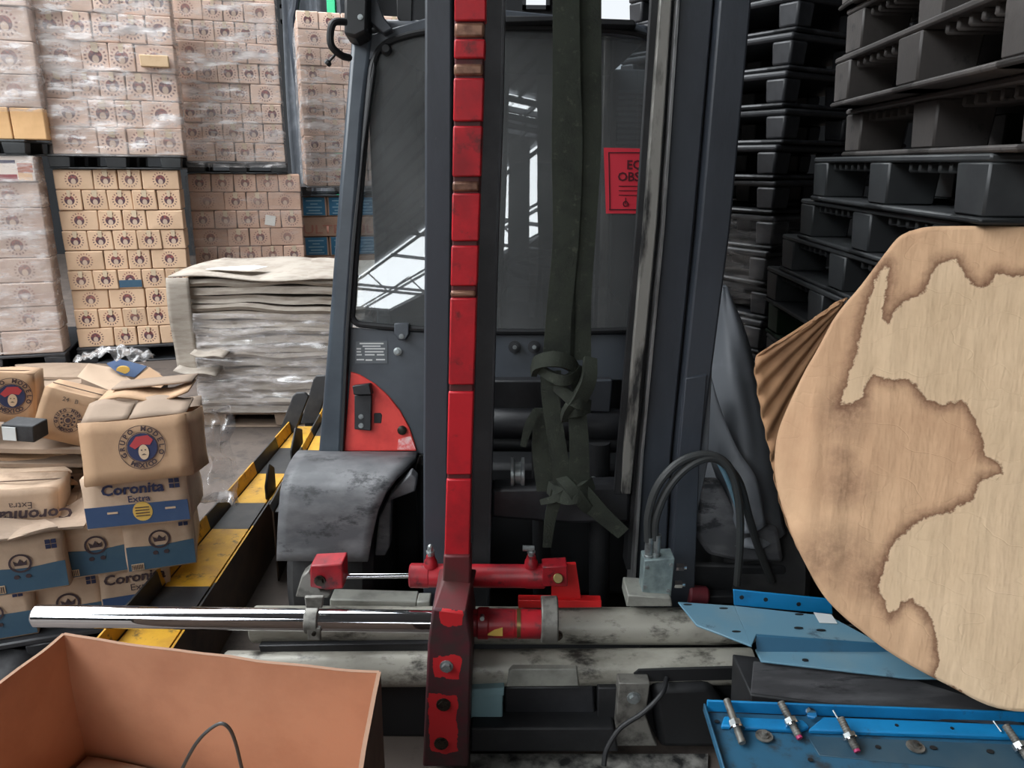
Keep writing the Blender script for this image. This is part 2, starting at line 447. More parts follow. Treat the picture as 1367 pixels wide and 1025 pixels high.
# translucent sheet high in the back wall, seen beside the mast
def backwin(x0, y0, x1, y1):
    WN[0] += 1
    p, q = PY(x0, y0, Y1 - .02), PY(x1, y1, Y1 - .02)
    w_ = struct('window_%d' % WN[0], MB().box(((p.x + q.x) / 2, Y1 - .03, (p.z + q.z) / 2), (abs(q.x - p.x), .04, abs(q.z - p.z))), M_sky2, smooth=False)
    cx, cz, sx, sz = (p.x + q.x) / 2, (p.z + q.z) / 2, abs(q.x - p.x), abs(q.z - p.z)
    for s in (-1, 1):
        MB().box((cx + s * sx / 2, Y1 - .06, cz), (.06, .1, sz + .06)).build('window_frame', M_beam, w_)
        MB().box((cx, Y1 - .06, cz + s * sz / 2), (sx + .06, .1, .06)).build('window_frame', M_beam, w_)
backwin(792, -90, 884, 120)
backwin(700, -16, 731, 11)
backwin(378, 10, 392, 30)
# ------------------------------------------------------------------ forklift
FL = empty('forklift', (0.15, 2.6, 0), 'dark grey forklift with red attachment arm standing in the middle', 'forklift')
def cylpx(mb, a, b, Y, r, n=20, Y2=None):
    return mb.cyl(PY(*a, Y), PY(*b, Y if Y2 is None else Y2), r, n)
def bolt(parent, p, r, mt, nrm=(0, -1, 0), h=.012, name='bolt'):
    p = Vector(p); n = Vector(nrm).normalized()
    mb = MB(); mb.cyl(p + n * -.004, p + n * .003, r * 1.45, 14); mb.cyl(p + n * .003, p + n * h, r, 6)
    return mb.build(name, mt, parent, smooth=False)
# --- mast
pm = VY(2.06)
mast = shape('mast_rail', [(573, -60), (608, -60), (603, 300), (598, 600), (598, 838), (565, 838), (565, 600), (567, 300)], pm, .16, M_mast, FL, .006)
shape('web', [(606, -60), (652, -60), (634, 838), (597, 838)], pm.off(-.05), .03, M_dark, mast)
pi_ = VY(2.10)
inner = shape('inner_mast_rail', [(648, -60), (677, -60), (671, 140), (664, 330), (656, 620), (652, 838), (628, 838), (638, 320)], pi_, .14, M_dark, FL, .005)
shape('edge_strip', [(674, -60), (679, -60), (672, 140), (665, 330), (657, 620), (653, 838), (649, 838), (661, 330), (668, 140)], pi_.off(.004), .1, M_black, inner, .001)
# right rail: channel face, groove, flange
right = shape('mast_rail', [(912, -60), (962, -60), (926, 300), (896, 600), (886, 815), (845, 815), (859, 600), (887, 300)], pm.off(-.04), .10, M_mast, FL, .004)
shape('groove', [(958, -60), (970, -60), (936, 300), (905, 600), (894, 815), (880, 815), (893, 600), (922, 300)], pm.off(-.065), .10, M_rubber, right)
shape('flange', [(968, -60), (1011, -60), (976, 300), (937, 600), (910, 815), (892, 815), (904, 600), (935, 300)], pm, .16, M_mast, right, .006)
shape('edge_strip', [(908, -60), (913, -60), (888, 300), (860, 600), (846, 815), (842, 815), (856, 600), (884, 300)], pm.off(-.02), .11, M_mastedge, right, .001)
rr = shape('inner_mast_rail', [(890, -60), (903, -60), (877, 300), (848, 600), (842, 660), (830, 660), (833, 600), (859, 300)], pi_, .06, M_mastworn, FL, .004)
shape('edge_strip', [(876, -60), (891, -60), (860, 300), (834, 600), (829, 660), (820, 660), (825, 600), (850, 300)], pi_.off(-.02), .03, M_dark, rr, .002)
shape('gap', [(902, -60), (909, -60), (884, 300), (856, 600), (842, 760), (836, 760), (848, 600), (876, 300)], pi_.off(-.03), .08, M_rubber, rr, .0)
MB().box(((PY(607, 0, 2.2).x + PY(900, 0, 2.2).x) / 2, 2.23, 2.48), (.62, .06, .12)).build('mast_crosshead', M_dark, FL, .005)
shape('mast_crossbeam', [(655, 652), (742, 650), (842, 648), (842, 698), (760, 700), (655, 692)], VY(2.14), .08, M_black, FL, .012)
shape('cover_plate', [(930, 505), (952, 470), (945, 620), (935, 665), (912, 790), (903, 790), (915, 620)], pm.off(-.02), .05, M_sheet, FL, .004)
# scraped lower cover on the right rail
shape('scuff_plate', [(915, 505), (944, 500), (934, 618), (926, 820), (894, 820), (905, 620)], pm.off(.008), .02, M_mast, FL, .003)
# --- red arm with notches
pa = VY(1.80)
def bx(y):   # left, right of the red bar at photo row y
    ks = [(-60, 608, 652), (0, 607, 650), (300, 603, 640), (600, 597, 630), (745, 593, 627), (800, 592, 626)]
    for (ya, la, ra), (yb, lb, rb_) in zip(ks, ks[1:]):
        if y <= yb:
            t = (y - ya) / (yb - ya); return la + (lb - la) * t, ra + (rb_ - ra) * t
    return ks[-1][1:]
arm = MB()
ys = [-60, 100, 300, 500, 700, 800]
slab([(bx(y)[0] + 1, y) for y in ys] + [(bx(y)[1] - 1, y) for y in ys[::-1]], pa.off(-.007), .075, arm)
arm = arm.build('attachment_arm', M_reddk, FL, .004)
for a, b in ((-60, 28), (52, 78), (104, 162), (168, 236), (258, 322), (328, 382), (398, 514), (523, 634), (640, 742)):
    shape('red_plate', [(bx(a)[0], a), (bx(a)[1], a), (bx(b)[1], b), (bx(b)[0], b)], pa, .05, M_red, arm, .004)
for a, b in ((30, 50), (85, 101), (242, 256), (388, 397)):
    shape('worn_lip', [(bx(a)[0], a), (bx(a)[1] - 2, a), (bx(b)[1] - 2, b), (bx(b)[0], b)], pa.off(-.001), .05, M_bronze, arm, .006)
# foot of the arm, holed and bolted
FY = 1.69
def foot_material():
    t = NT('arm_foot_paint'); b = t.b
    b.inputs['Roughness'].default_value = .5
    g = t.node('ShaderNodeNewGeometry'); sp = t.node('ShaderNodeSeparateXYZ'); t.link(g.outputs['Position'], sp.inputs[0])
    n1 = t.noise(g.outputs['Position'], 22, 5)
    z = t.math('ADD', sp.outputs[2], t.math('MULTIPLY', t.math('SUBTRACT', n1, .5), .05))
    xx = t.math('ADD', sp.outputs[0], t.math('MULTIPLY', t.math('SUBTRACT', n1, .5), .03))
    acc = None
    for (x0, y0, x1, y1) in ((588, 814, 617, 834), (579, 876, 614, 905), (572, 926, 611, 1004)):
        p, q = PY(x0, y0, FY), PY(x1, y1, FY)
        r_ = t.math('MULTIPLY', t.math('MULTIPLY', t.math('GREATER_THAN', z, q.z), t.math('LESS_THAN', z, p.z)),
                    t.math('MULTIPLY', t.math('GREATER_THAN', xx, p.x), t.math('LESS_THAN', xx, q.x)))
        acc = r_ if acc is None else t.math('MAXIMUM', acc, r_)
    dk = t.mix(t.ramp(n1, .4, .7), lin((60, 42, 42)), lin((84, 30, 40)))
    t.link(t.mix(acc, dk, lin((190, 34, 40))), b.inputs['Base Color'])
    return t.m
M_foot = foot_material()
neck = MB(); slab([(592, 742), (628, 742), (628, 800), (590, 800)], VY(1.79), .08, neck)
neck.build('arm_neck', M_reddk, arm, .005)
pf = VY(FY)
fm = MB()
fr = [(577, 812), (623, 818), (630, 860), (625, 1024), (564, 1024), (571, 860)]
slab(fr, pf, .2, fm)
foot = fm.build('arm_foot', M_foot, FL, .006)
cap = MB()
p0 = [pf.at(577, 813), pf.at(623, 819)]; p1 = [VY(1.785).at(590, 776), VY(1.785).at(630, 780)]
cap.add([p0[0], p0[1], p1[1], p1[0], p0[0] + Vector((0, .19, 0)), p0[1] + Vector((.01, .19, 0)), p1[1] + Vector((.01, .08, 0)), p1[0] + Vector((0, .08, 0))],
        [(0, 1, 2, 3), (7, 6, 5, 4), (0, 4, 5, 1), (1, 5, 6, 2), (2, 6, 7, 3), (3, 7, 4, 0)])
cap.build('shoulder', M_reddk, foot, .006)
bolt(foot, pf.at(596, 889), .012, M_steel); bolt(foot, pf.at(592, 940), .013, M_bolt, h=.006); bolt(foot, pf.at(589, 992), .013, M_bolt, h=.006)
# --- upper red cylinder with piston rod
YC = 1.92
cb = MB(); cb.lathe(PY(547, 768, YC), PY(728, 769, YC), [(0, .030), (.01, .034), (.14, .034), (.145, .0325), (.85, .0325), (.86, .034), (.99, .034), (1, .03)], 28)
cylr = cb.build('hydraulic_cylinder', M_redcyl, FL)
MB().cyl(PY(458, 769, YC), PY(552, 768, YC), .0075, 16).build('piston_rod', M_chrome, cylr)
for px in (575, 709):
    q = PY(px, 756, YC)
    MB().lathe(q, q + Vector((0, 0, .034)), [(0, .02), (.5, .018), (.7, .014), (1, .012)], 16).build('port_boss', M_redcyl, cylr)
    f = MB(); q = q + Vector((0, 0, .03)); f.cyl(q, q + Vector((0, 0, .03)), .009, 6); f.cyl(q + Vector((0, 0, .012)), q + Vector((0, 0, .018)), .012, 12)
    if px == 709: f.cyl(q + Vector((-.024, 0, .026)), q + Vector((.008, 0, .026)), .008, 10)
    else: f.ball(q + Vector((0, 0, .03)), .008)
    f.build('fitting', M_steel, cylr)
shape('rod_clevis', [(414, 755), (457, 753), (458, 786), (436, 788), (414, 784)], VY(YC - .035), .07, M_redcyl, cylr, .004)
bolt(cylr, PY(427, 775, YC - .037), .011, M_bolt)
shape('rod_lug', [(402, 770), (412, 762), (428, 790), (442, 792), (438, 799), (394, 797)], VY(YC - .02), .05, M_grease, cylr, .004)
shape('cylinder_clevis', [(724, 757), (757, 755), (758, 783), (724, 783)], VY(YC - .034), .05, M_redcyl, cylr, .003)
MB().cyl(PY(745, 772, YC - .046), PY(745, 772, YC + .03), .014, 20).build('pivot_pin', M_brass, cylr, .002)
br = MB(); slab([(736, 754), (769, 753), (776, 800), (777, 806), (736, 806)], VY(YC + .012), .015, br)
slab([(692, 801), (803, 802), (803, 811), (692, 812)], VY(YC + .0), .03, br)
br.build('anchor_bracket', M_rednew, FL, .002)
# --- long chrome rod through the arm foot, collar and clamps
YR = 1.81
rod = MB(); rod.lathe(PY(46, 822, YR), PY(600, 830, YR), [(0, .024), (.006, .030), (.99, .030), (1, .030)], 32)
rod = rod.build('chrome_rod', M_chrome, FL)
col = MB(); col.lathe(PY(618, 831, YR), PY(722, 833, YR), [(0, .036), (.18, .036), (.2, .042), (.32, .042), (.34, .0385), (.66, .0385), (.665, .037), (.70, .037), (.71, .039), (1, .038)], 28)
col = col.build('rod_collar', M_redcyl, rod)
MB().lathe(PY(690, 832, YR), PY(695, 832, YR), [(0, .0395), (1, .0395)], 28).build('collar_ring', M_brass, rod)
g_ = PY(644, 822, YR - .045); MB().cyl(g_, g_ + Vector((0, -.02, .004)), .006, 8).build('grease_nipple', M_steel, rod)
shape('arrow_sticker', [(651, 846), (660, 841), (671, 838), (671, 849), (660, 849), (651, 848)], VY(YR - .0405), .002, M_gold, rod, 0)
def halfring(a0, a1, ca, Y, r, wd, th):
    mb = MB(); c = PY(*ca, Y); k = 14; vs = []; fs = []
    for i in range(k + 1):
        an = a0 + (a1 - a0) * i / k
        for rr_, xx_ in ((r, -wd / 2), (r + th, -wd / 2), (r + th, wd / 2), (r, wd / 2)):
            vs.append(c + Vector((xx_, math.cos(an) * rr_, math.sin(an) * rr_)))
    for i in range(k):
        for j in range(4):
            fs.append((i * 4 + j, i * 4 + (j + 1) % 4, (i + 1) * 4 + (j + 1) % 4, (i + 1) * 4 + j))
    fs += [(0, 1, 2, 3), (k * 4 + 3, k * 4 + 2, k * 4 + 1, k * 4)]
    return mb.add(vs, fs)
rg = halfring(R(60), R(270), (733, 826), YR, .047, .045, .014)
rg.build('rod_bracket', M_grease, rod, .004)
bolt(rod, PY(745, 848, YR - .01), .009, M_bolt)
cl = halfring(R(80), R(262), (418, 827), YR, .030, .036, .007)
slab([(406, 797), (432, 797), (430, 812), (408, 812)], VY(YR - .03), .012, cl)
slab([(409, 838), (428, 838), (428, 855), (411, 855)], VY(YR - .036), .01, cl)
cl.build('rod_clamp', M_grease, rod, .003)
bolt(rod, PY(419, 846, YR - .048), .004, M_bolt, h=.004)
# --- silver cross tubes of the carriage
YT = 1.935
tu = MB(); tu.lathe(PY(338, 833, YT), PY(1004, 836, YT), [(0, .045), (.004, .052), (.93, .052), (1, .045)], 36)
tu1 = tu.build('carriage_tube', M_silver, FL)
YL = 1.86
tl = MB(); tl.lathe(PY(300, 893, YL), PY(1003, 889, YL), [(0, .045), (.004, .050), (1, .050)], 36)
tu2 = tl.build('carriage_tube', M_silver, FL)
shape('block', [(679, 897), (684, 893), (770, 893), (773, 916), (676, 917)], VY(YL - .055), .03, M_silverflat, tu2, .003)
sl = MB(); slab([(853, 895), (1001, 891), (1001, 907), (853, 910), (846, 906), (846, 899)], VY(YL - .0515), .01, sl)
sl.build('slot', M_rubber, tu2)
tb = MB(); slab([(345, 862), (574, 858), (574, 878), (350, 882)], VY(1.87), .04, tb)
tb.build('black_plate', M_black, FL, .003)
slab([(345, 880), (574, 870), (574, 873), (345, 883)], VY(1.865), .01).build('plate_edge', M_mastedge, FL, .001)
shape('carriage_pad', [(440, 800), (556, 803), (556, 822), (440, 820)], VY(1.97), .06, M_silverflat, FL, .004)
shape('carriage_pad', [(556, 803), (574, 803), (574, 822), (556, 822)], VY(1.97), .05, M_silverflat, FL, .004)
# valve block and hoses
YV = 1.92
vb = shape('valve_block', [(860, 748), (901, 745), (896, 797), (857, 795)], VY(YV), .06, M_steel, FL, .003)
vb.data.materials[0] = mat('zinc_plate', (142, 158, 158), .45, .35, col2=(112, 126, 128), sc=26)
for q in ((864, 757), (861, 783), (896, 754), (892, 788)): bolt(vb, PY(*q, YV), .004, M_steel, h=.005)
for q in ((902, 756), (900, 779)):
    p = PY(*q, YV + .03); f = MB(); f.cyl(p, p + Vector((.022, 0, 0)), .012, 6); f.cyl(p + Vector((.02, 0, 0)), p + Vector((.03, 0, 0)), .008, 10)
    f.build('fitting', M_chrome, vb)
shape('valve_base', [(838, 794), (896, 798), (898, 810), (836, 810)], VY(YV - .02), .1, M_silverflat, FL, .004)
for q in ((866, 738), (876, 735)):
    p = PY(*q, YV + .02); f = MB(); f.lathe(p - Vector((0, 0, .03)), p + Vector((0, 0, .05)), [(0, .011), (.3, .013), (.32, .01), (.5, .012), (1, .012)], 12)
    f.build('hose_ferrule', M_steel, vb)
def smooth_path(pts, n=40):          # Catmull-Rom
    pts = [Vector(p) for p in pts]; out = []
    P_ = [pts[0] * 2 - pts[1]] + pts + [pts[-1] * 2 - pts[-2]]
    k = len(pts) - 1
    for i in range(n + 1):
        t = i / n * k; j = min(int(t), k - 1); u = t - j
        a, b, c, d = P_[j:j + 4]
        out.append(.5 * ((2 * b) + (c - a) * u + (2 * a - 5 * b + 4 * c - d) * u * u + (3 * b - a - 3 * c + d) * u ** 3))
    return out
def hosepx(pts, r, n=40, mt=None, name='hydraulic_hose', parent=None):
    return MB().tube(smooth_path([PY(x, y, Y) for x, y, Y in pts], n), r, 10).build(name, mt or M_hose, parent or FL)
hosepx([(865, 722, 1.94), (866, 685, 1.94), (880, 645, 1.94), (910, 615, 1.95), (948, 607, 1.96), (974, 625, 1.96), (986, 668, 1.97), (988, 720, 1.99), (984, 780, 2.02)], .0115)
hosepx([(874, 720, 1.94), (876, 690, 1.94), (892, 652, 1.945), (920, 622, 1.95), (954, 612, 1.96), (985, 640, 1.98), (1000, 690, 2.02), (1012, 730, 2.06), (1030, 775, 2.1)], .0115)
MB().lathe(PY(918, 793, 2.06), PY(944, 796, 2.06), [(0, .025), (.1, .03), (.9, .03), (1, .025)], 18).build('oil_filter', mat('dull_red', (112, 40, 48), .55, col2=(70, 34, 38), sc=20), FL)
shape('hose_bracket', [(944, 796), (985, 796), (985, 806), (944, 806)], VY(2.05), .04, M_dark, FL, .003)
# --- under the tubes
aq = shape('battery_cover', [(628, 925), (671, 922), (671, 966), (628, 968)], VY(1.80), .08, M_aqua, FL, .004)
shape('lid', [(626, 921), (673, 918), (673, 929), (626, 931)], VY(1.79), .1, M_aqua, aq, .003)
shape('black_box', [(673, 917), (792, 916), (796, 968), (676, 969)], VY(1.82), .16, M_black, FL, .006)
shape('black_box', [(798, 918), (824, 918), (822, 975), (798, 972)], VY(1.80), .16, M_dark, FL, .004)
lp = shape('carriage_lug', [(826, 912), (868, 912), (862, 955), (872, 985), (878, 996), (820, 996)], VY(1.77), .05, M_grease, FL, .003)
bolt(lp, PY(846, 931, 1.77), .013, M_steel)
shape('chassis_beam', [(628, 972), (820, 972), (826, 1004), (628, 1004)], VY(1.755), .12, M_dark, FL, .006)
shape('chassis_beam', [(870, 918), (948, 915), (1010, 1000), (880, 1000)], VY(1.79), .3, M_rubber, FL, .02)
hosepx([(890, 905, 1.80), (884, 925, 1.75), (860, 950, 1.73), (828, 972, 1.72), (810, 1000, 1.70), (806, 1022, 1.68)], .007, name='cable', mt=M_rubber)
shape('underbody', [(440, 918), (1005, 915), (1000, 985), (440, 985)], VY(1.86), .3, M_rubber, FL, .01)
scf = MB(); scf.prism([PZ(628, 1006, .012), PZ(945, 1006, .012), PZ(945, 1060, .012), PZ(628, 1060, .012)], (0, 0, -.012)); scf.build('skid_plate', mat('scuffed_skid', (150, 148, 142), .6, col2=(40, 40, 40), sc=16, lo=.4, hi=.62), FL)
MB().box((.12, 2.85, .36), (.9, .8, .5)).build('chassis', M_rubber, FL, .02)
# wheels
for sx in (-.56, .80):
    t = MB(); t.lathe((sx - .14, 2.40, .305), (sx + .14, 2.40, .305), [(0, .17), (.02, .27), (.12, .305), (.88, .305), (.98, .27), (1, .17)], 36)
    wh = t.build('wheel', M_tyre, FL)
    MB().lathe((sx - .15, 2.40, .305), (sx - .11, 2.40, .305), [(0, .05), (.3, .16), (1, .165)], 24).build('rim', M_dark, wh)
# left front fender: a curved skirt
def fender(prof, lx, rx, mt, nm, th=.012):
    def fn(u, v):
        k = v * (len(prof) - 1); j = min(int(k), len(prof) - 2); t = k - j
        y, z = (prof[j][0] * (1 - t) + prof[j + 1][0] * t, prof[j][1] * (1 - t) + prof[j + 1][1] * t)
        l = lx[j] * (1 - t) + lx[j + 1] * t; r_ = rx[j] * (1 - t) + rx[j + 1] * t
        return Vector((l + (r_ - l) * u, y, z))
    return MB().grid(fn, 10, 24).build(nm, mt, FL, solid=th, smooth=True, angle=60)
def prow(y, xl, xr, Y):
    a, b = PY(xl, y, Y), PY(xr, y, Y)
    return (Y, (a.z + b.z) / 2), a.x, b.x
rows = [prow(748, 370, 491, 2.05), prow(715, 371, 497, 2.06), prow(680, 373, 505, 2.075), prow(655, 375, 516, 2.10), prow(636, 380, 530, 2.15), prow(622, 386, 545, 2.22), prow(612, 392, 555, 2.31), prow(607, 396, 556, 2.42), prow(604, 399, 558, 2.54)]
fd = fender([a[0] for a in rows], [a[1] for a in rows], [a[2] for a in rows], M_fender, 'front_fender', .014)
ff = MB(); slab([(500, 742), (506, 690), (520, 662), (548, 632), (556, 640), (554, 656), (522, 668), (520, 730), (514, 742)], VY(2.16), .05, ff)
ff.build('fender_flange', M_fender, fd, .004)
sw = MB()
lft = [Vector((a[1], a[0][0], a[0][1])) for a in rows]
sw.prism(lft + [Vector((lft[-1].x + .03, 2.6, .4)), Vector((lft[0].x, 2.3, .42))], (.012, 0, 0))
sw.build('fender_side', M_rubber, fd, .003)
shape('wheel_well', [(440, 612), (600, 606), (600, 860), (440, 860)], VY(2.62), .03, M_rubber, FL, .004)
# right front fender, half hidden
shape('front_fender', [(934, 640), (960, 640), (985, 690), (1040, 705), (1048, 752), (990, 752), (946, 742), (928, 716)], VY(2.085), .03, M_fender, FL, .02)
shape('step_box', [(925, 752), (1050, 756), (1056, 800), (915, 800)], VY(2.11), .02, M_dark, FL, .01)
# --- cab
TL = R(10)
cn = Vector((0, -math.cos(TL), math.sin(TL)))
pc = Plane((0, 2.52, .65), cn)
cab = shape('cab_pillar', [(469, 44), (499, 44), (486, 150), (474, 310), (465, 435), (457, 608), (424, 608), (438, 440), (452, 250)], pc.off(.02), .09, M_pillar, FL, .016, seg=3)
shape('edge_trim', [(493, 110), (499, 80), (501, 90), (486, 200), (474, 330), (466, 440), (458, 606), (453, 606), (461, 440), (470, 310)], pc.off(.03), .03, M_rubber, cab, .003)
rp = shape('cab_pillar', [(876, 44), (894, 60), (884, 300), (872, 610), (846, 610), (859, 440), (872, 200)], pc.off(.02), .09, M_pillar, FL, .016, seg=3)
shape('cab_roof', [(466, 50), (500, 44), (560, 26), (600, 14), (660, 11), (850, 30), (876, 48), (893, 62), (880, 70), (860, 52), (760, 40), (640, 38), (560, 44), (512, 62), (492, 84)], pc.off(.015), .06, M_cab, FL, .006)
def quadtop(a, b): return None
rf = MB()
pA, pB = pc.at(486, 46), pc.at(868, 54)
rf.prism([pA, pB, pB + Vector((0, 1.35, 0)), pA + Vector((0, 1.35, 0))], (0, 0, .05))
rf.build('roof_panel', M_cab, FL, .02)
shape('roof_visor', [(655, 21), (762, 21), (768, 27), (655, 30)], pc.off(.06), .06, M_rubber, FL, .003)
shape('roof_visor', [(768, 23), (846, 26), (850, 34), (770, 32)], pc.off(.06), .06, M_rubber, FL, .003)
# glass and its rubber gasket
gp = [(470, 424), (476, 330), (486, 200), (494, 110), (499, 82), (508, 64), (528, 52), (570, 42), (640, 37), (750, 37), (850, 45), (871, 62), (873, 110), (868, 250), (858, 400), (852, 432), (845, 440), (700, 443), (560, 439), (490, 434), (476, 431)]
pane = shape('window_pane', gp, pc.off(.006), .005, M_glass, FL, 0)
MB().tube([pc.off(.012).at(*q) for q in smooth_path([Vector((a, b, 0)) for a, b in gp + gp[:1]], 120) for q in [(q.x, q.y)]], .011, 8, caps=False).build('window_gasket', M_rubber, FL)
kn = pc.off(.01).at(516, 67)
MB().lathe(kn, kn + cn * .02, [(0, .018), (.6, .018), (1, .012)], 16).build('hinge_knob', M_rubber, FL)
# lower front panels
lpn = shape('front_panel', [(464, 437), (569, 443), (569, 607), (457, 607)], pc.off(.004), .03, M_cab, FL, .004)
shape('front_panel', [(655, 446), (842, 446), (838, 508), (655, 508)], pc.off(.004), .03, M_cab, FL, .004)
rdp = shape('red_quarter_panel', [(468, 496), (480, 500), (500, 512), (518, 528), (534, 548), (546, 570), (553, 590), (556, 602), (459, 602)], pc.off(.012), .012, M_orange, FL, .003)
hd = MB(); pl_ = pc.off(.03)
slab([(473, 527), (496, 527), (495, 575), (473, 573)], pl_, .02, hd); slab([(470, 515), (493, 512), (496, 527), (472, 527)], pl_.off(.02), .04, hd)
hd = hd.build('step_bracket', M_black, rdp, .003)
bolt(hd, pl_.at(482, 556), .006, M_steel, cn, .006); bolt(hd, pl_.at(482, 568), .006, M_steel, cn, .006)
shape('slot', [(500, 551), (508, 551), (510, 554), (509, 565), (499, 565), (499, 553)], pc.off(.0135), .006, M_rubber, rdp, .002)
k_ = pc.off(.012).at(537, 574); MB().lathe(k_, k_ + cn * .012, [(0, .016), (.7, .016), (1, .009)], 16).build('plug', M_bolt, rdp)
shape('scratched_corner', [(532, 586), (548, 582), (555, 600), (530, 600)], pc.off(.0126), .004, mat('scratched_red', (232, 110, 108), .5, col2=(244, 214, 212), sc=40), rdp, 0)
lt = MB(); slab([(526, 431), (546, 431), (546, 446), (541, 454), (532, 454), (526, 446)], pc.off(.03), .02, lt)
lt = lt.build('window_latch', M_cab, FL, .004); bolt(lt, pc.off(.03).at(536, 449), .006, M_steel, cn, .006)
kb = pc.off(.006).at(531, 469); f = MB(); f.lathe(kb, kb + cn * .012, [(0, .014), (.5, .014), (.6, .008), (1, .007)], 18); f.build('panel_bolt', M_steel, FL)
dp = shape('data_plate', [(475, 456), (517, 455), (517, 485), (474, 485)], pc.off(.006), .003, M_plate, FL, 0)
pr = MB(); pp = pc.off(.0075)
for i, (xa, xb, y) in enumerate(((480, 512, 458.5), (484, 508, 462), (476, 482, 465.5), (487, 514, 465.5), (476, 482, 469.5), (487, 512, 469.5), (476, 483, 473.5), (487, 500, 473.5), (503, 513, 473.5), (476, 486, 480), (488, 497, 480.5), (502, 514, 480))):
    slab([(xa, y - .9), (xb, y - .9), (xb, y + .9), (xa, y + .9)], pp, .001, pr)
pr.build('plate_print', M_platetxt, dp, smooth=False)
for q in ((687, 463), (713, 463)):
    k_ = pc.off(.006).at(*q); f = MB(); f.lathe(k_, k_ + cn * .02, [(0, .022), (.35, .022), (.4, .012), (1, .012)], 18); f.build('panel_bolt', M_black, FL)
    bolt(FL, k_ + cn * .018, .005, M_steel, cn, .006)
# dark things between the rails under the glass
shape('crossplate', [(655, 508), (818, 508), (814, 556), (655, 552)], VY(2.36), .05, M_black, FL, .006)
shape('junction_plate', [(786, 508), (817, 508), (814, 550), (786, 549)], VY(2.335), .02, M_cab, FL, .003)
MB().lathe(PY(650, 566, 2.36), PY(845, 568, 2.36), [(0, .05), (.02, .055), (.98, .055), (1, .05)], 24).build('tilt_tube', M_black, FL)
MB().lathe(PY(650, 590, 2.34), PY(845, 592, 2.34), [(0, .03), (1, .03)], 20).build('tilt_tube', M_rubber, FL)
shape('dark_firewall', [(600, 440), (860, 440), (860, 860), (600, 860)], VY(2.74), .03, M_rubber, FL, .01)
pu = MB(); pu.lathe(PY(682, 632, 2.2), PY(700, 632, 2.2), [(0, .05), (.2, .05), (.3, .036), (.7, .036), (.8, .05), (1, .05)], 24); pu.build('chain_pulley', M_steel, FL)
MB().cyl(PY(722, 590, 2.3), PY(724, 860, 2.3), .03, 16).build('lift_cylinder', M_rubber, FL)
MB().cyl(PY(800, 590, 2.3), PY(800, 860, 2.3), .035, 16).build('lift_cylinder', M_dark, FL)
for q in ((778, 596), (735, 700), (792, 640)): bolt(FL, PY(*q, 2.26), .007, M_steel)
# cab interior
ins = MB()
ins.box((.09, 3.85, 1.35), (1.16, .04, 1.35)); ins.build('rear_wall', M_cabin, FL, .01)
MB().box((.09, 3.2, .68), (1.16, 1.2, .04)).build('cab_floor', M_cabin, FL, .005)
MB().box((-.47, 3.3, 1.35), (.05, 1.1, 1.35)).build('cab_side', M_cabin, FL, .01)
MB().box((.66, 3.3, 1.35), (.05, 1.1, 1.35)).build('cab_side', M_cabin, FL, .01)
MB().box((-.46, 3.75, 1.7), (.08, .12, .6)).build('rear_pillar', M_cabin, FL, .01)
vg = MB()
for i in range(16): vg.box((.56, 3.8, 1.55 + .025 * i), (.16, .02, .012))
vg.build('vent_grille', M_plate, FL)
seat = MB().box((.2, 3.25, 1.0), (.5, .5, .14)).build('seat', M_rubber, FL, .05, 3)
MB().box((.2, 3.55, 1.32), (.48, .12, .58), Matrix.Rotation(R(-8), 3, 'X')).build('seat_back', M_rubber, FL, .05, 3)
sc_ = MB(); sc_.cyl((.15, 2.75, .75), (.15, 2.95, 1.2), .04, 12); sc_ = sc_.build('steering_column', M_rubber, FL)
stw = MB(); cN = Vector((0, .2, .45)).normalized(); cX = Vector((1, 0, 0)); cY = cN.cross(cX)
stw.tube([Vector((.15, 2.96, 1.22)) + (cX * math.cos(2 * PI * i / 28) + cY * math.sin(2 * PI * i / 28)) * .17 for i in range(29)], .014, 8, caps=False)
for i in range(3):
    d_ = cX * math.cos(2 * PI * i / 3 + PI / 2) + cY * math.sin(2 * PI * i / 3 + PI / 2)
    stw.cyl(Vector((.15, 2.96, 1.21)), Vector((.15, 2.96, 1.22)) + d_ * .17, .01, 8)
stw.build('steering_wheel', M_rubber, sc_)
# warning sheet behind the glass
ps = pc.off(-.004)
sg = shape('notice_sheet', [(806, 197), (930, 200), (926, 285), (809, 285)], ps.off(.012), .001, M_sign, FL, 0)
def text_obj(txt, size, o, xa, ya, mt, parent, name='lettering', shear=0.0, align='CENTER', bold=0.0, sx=1.0):
    cu = bpy.data.curves.new('t', 'FONT'); cu.body = txt; cu.size = size; cu.align_x = align; cu.align_y = 'CENTER'; cu.shear = shear
    cu.resolution_u = 2; cu.offset = bold
    ob = bpy.data.objects.new('t', cu); COL.objects.link(ob)
    bpy.context.view_layer.update()
    me = bpy.data.meshes.new_from_object(ob.evaluated_get(bpy.context.evaluated_depsgraph_get()))
    bpy.data.objects.remove(ob)
    xa = Vector(xa).normalized(); ya = Vector(ya).normalized(); o = Vector(o)
    off = world_loc(parent) if parent is not None else Vector((0, 0, 0))
    for v in me.vertices:
        v.co = o + xa * v.co.x * sx + ya * v.co.y - off
    me.materials.clear(); me.materials.append(mt); me.name = name
    q = bpy.data.objects.new(name, me); COL.objects.link(q)
    if parent is not None: q.parent = parent
    return q
sx_ = (ps.at(900, 240) - ps.at(820, 240)).normalized(); sy_ = sx_.cross(cn) * -1
sps = ps.off(.0135)
text_obj('EQUIPO', .041, sps.at(866, 220.5), sx_, sy_, M_signink, sg, bold=.001)
text_obj('OBSOLETO', .041, sps.at(866, 236.5), sx_, sy_, M_signink, sg, bold=.001)
bd = MB()
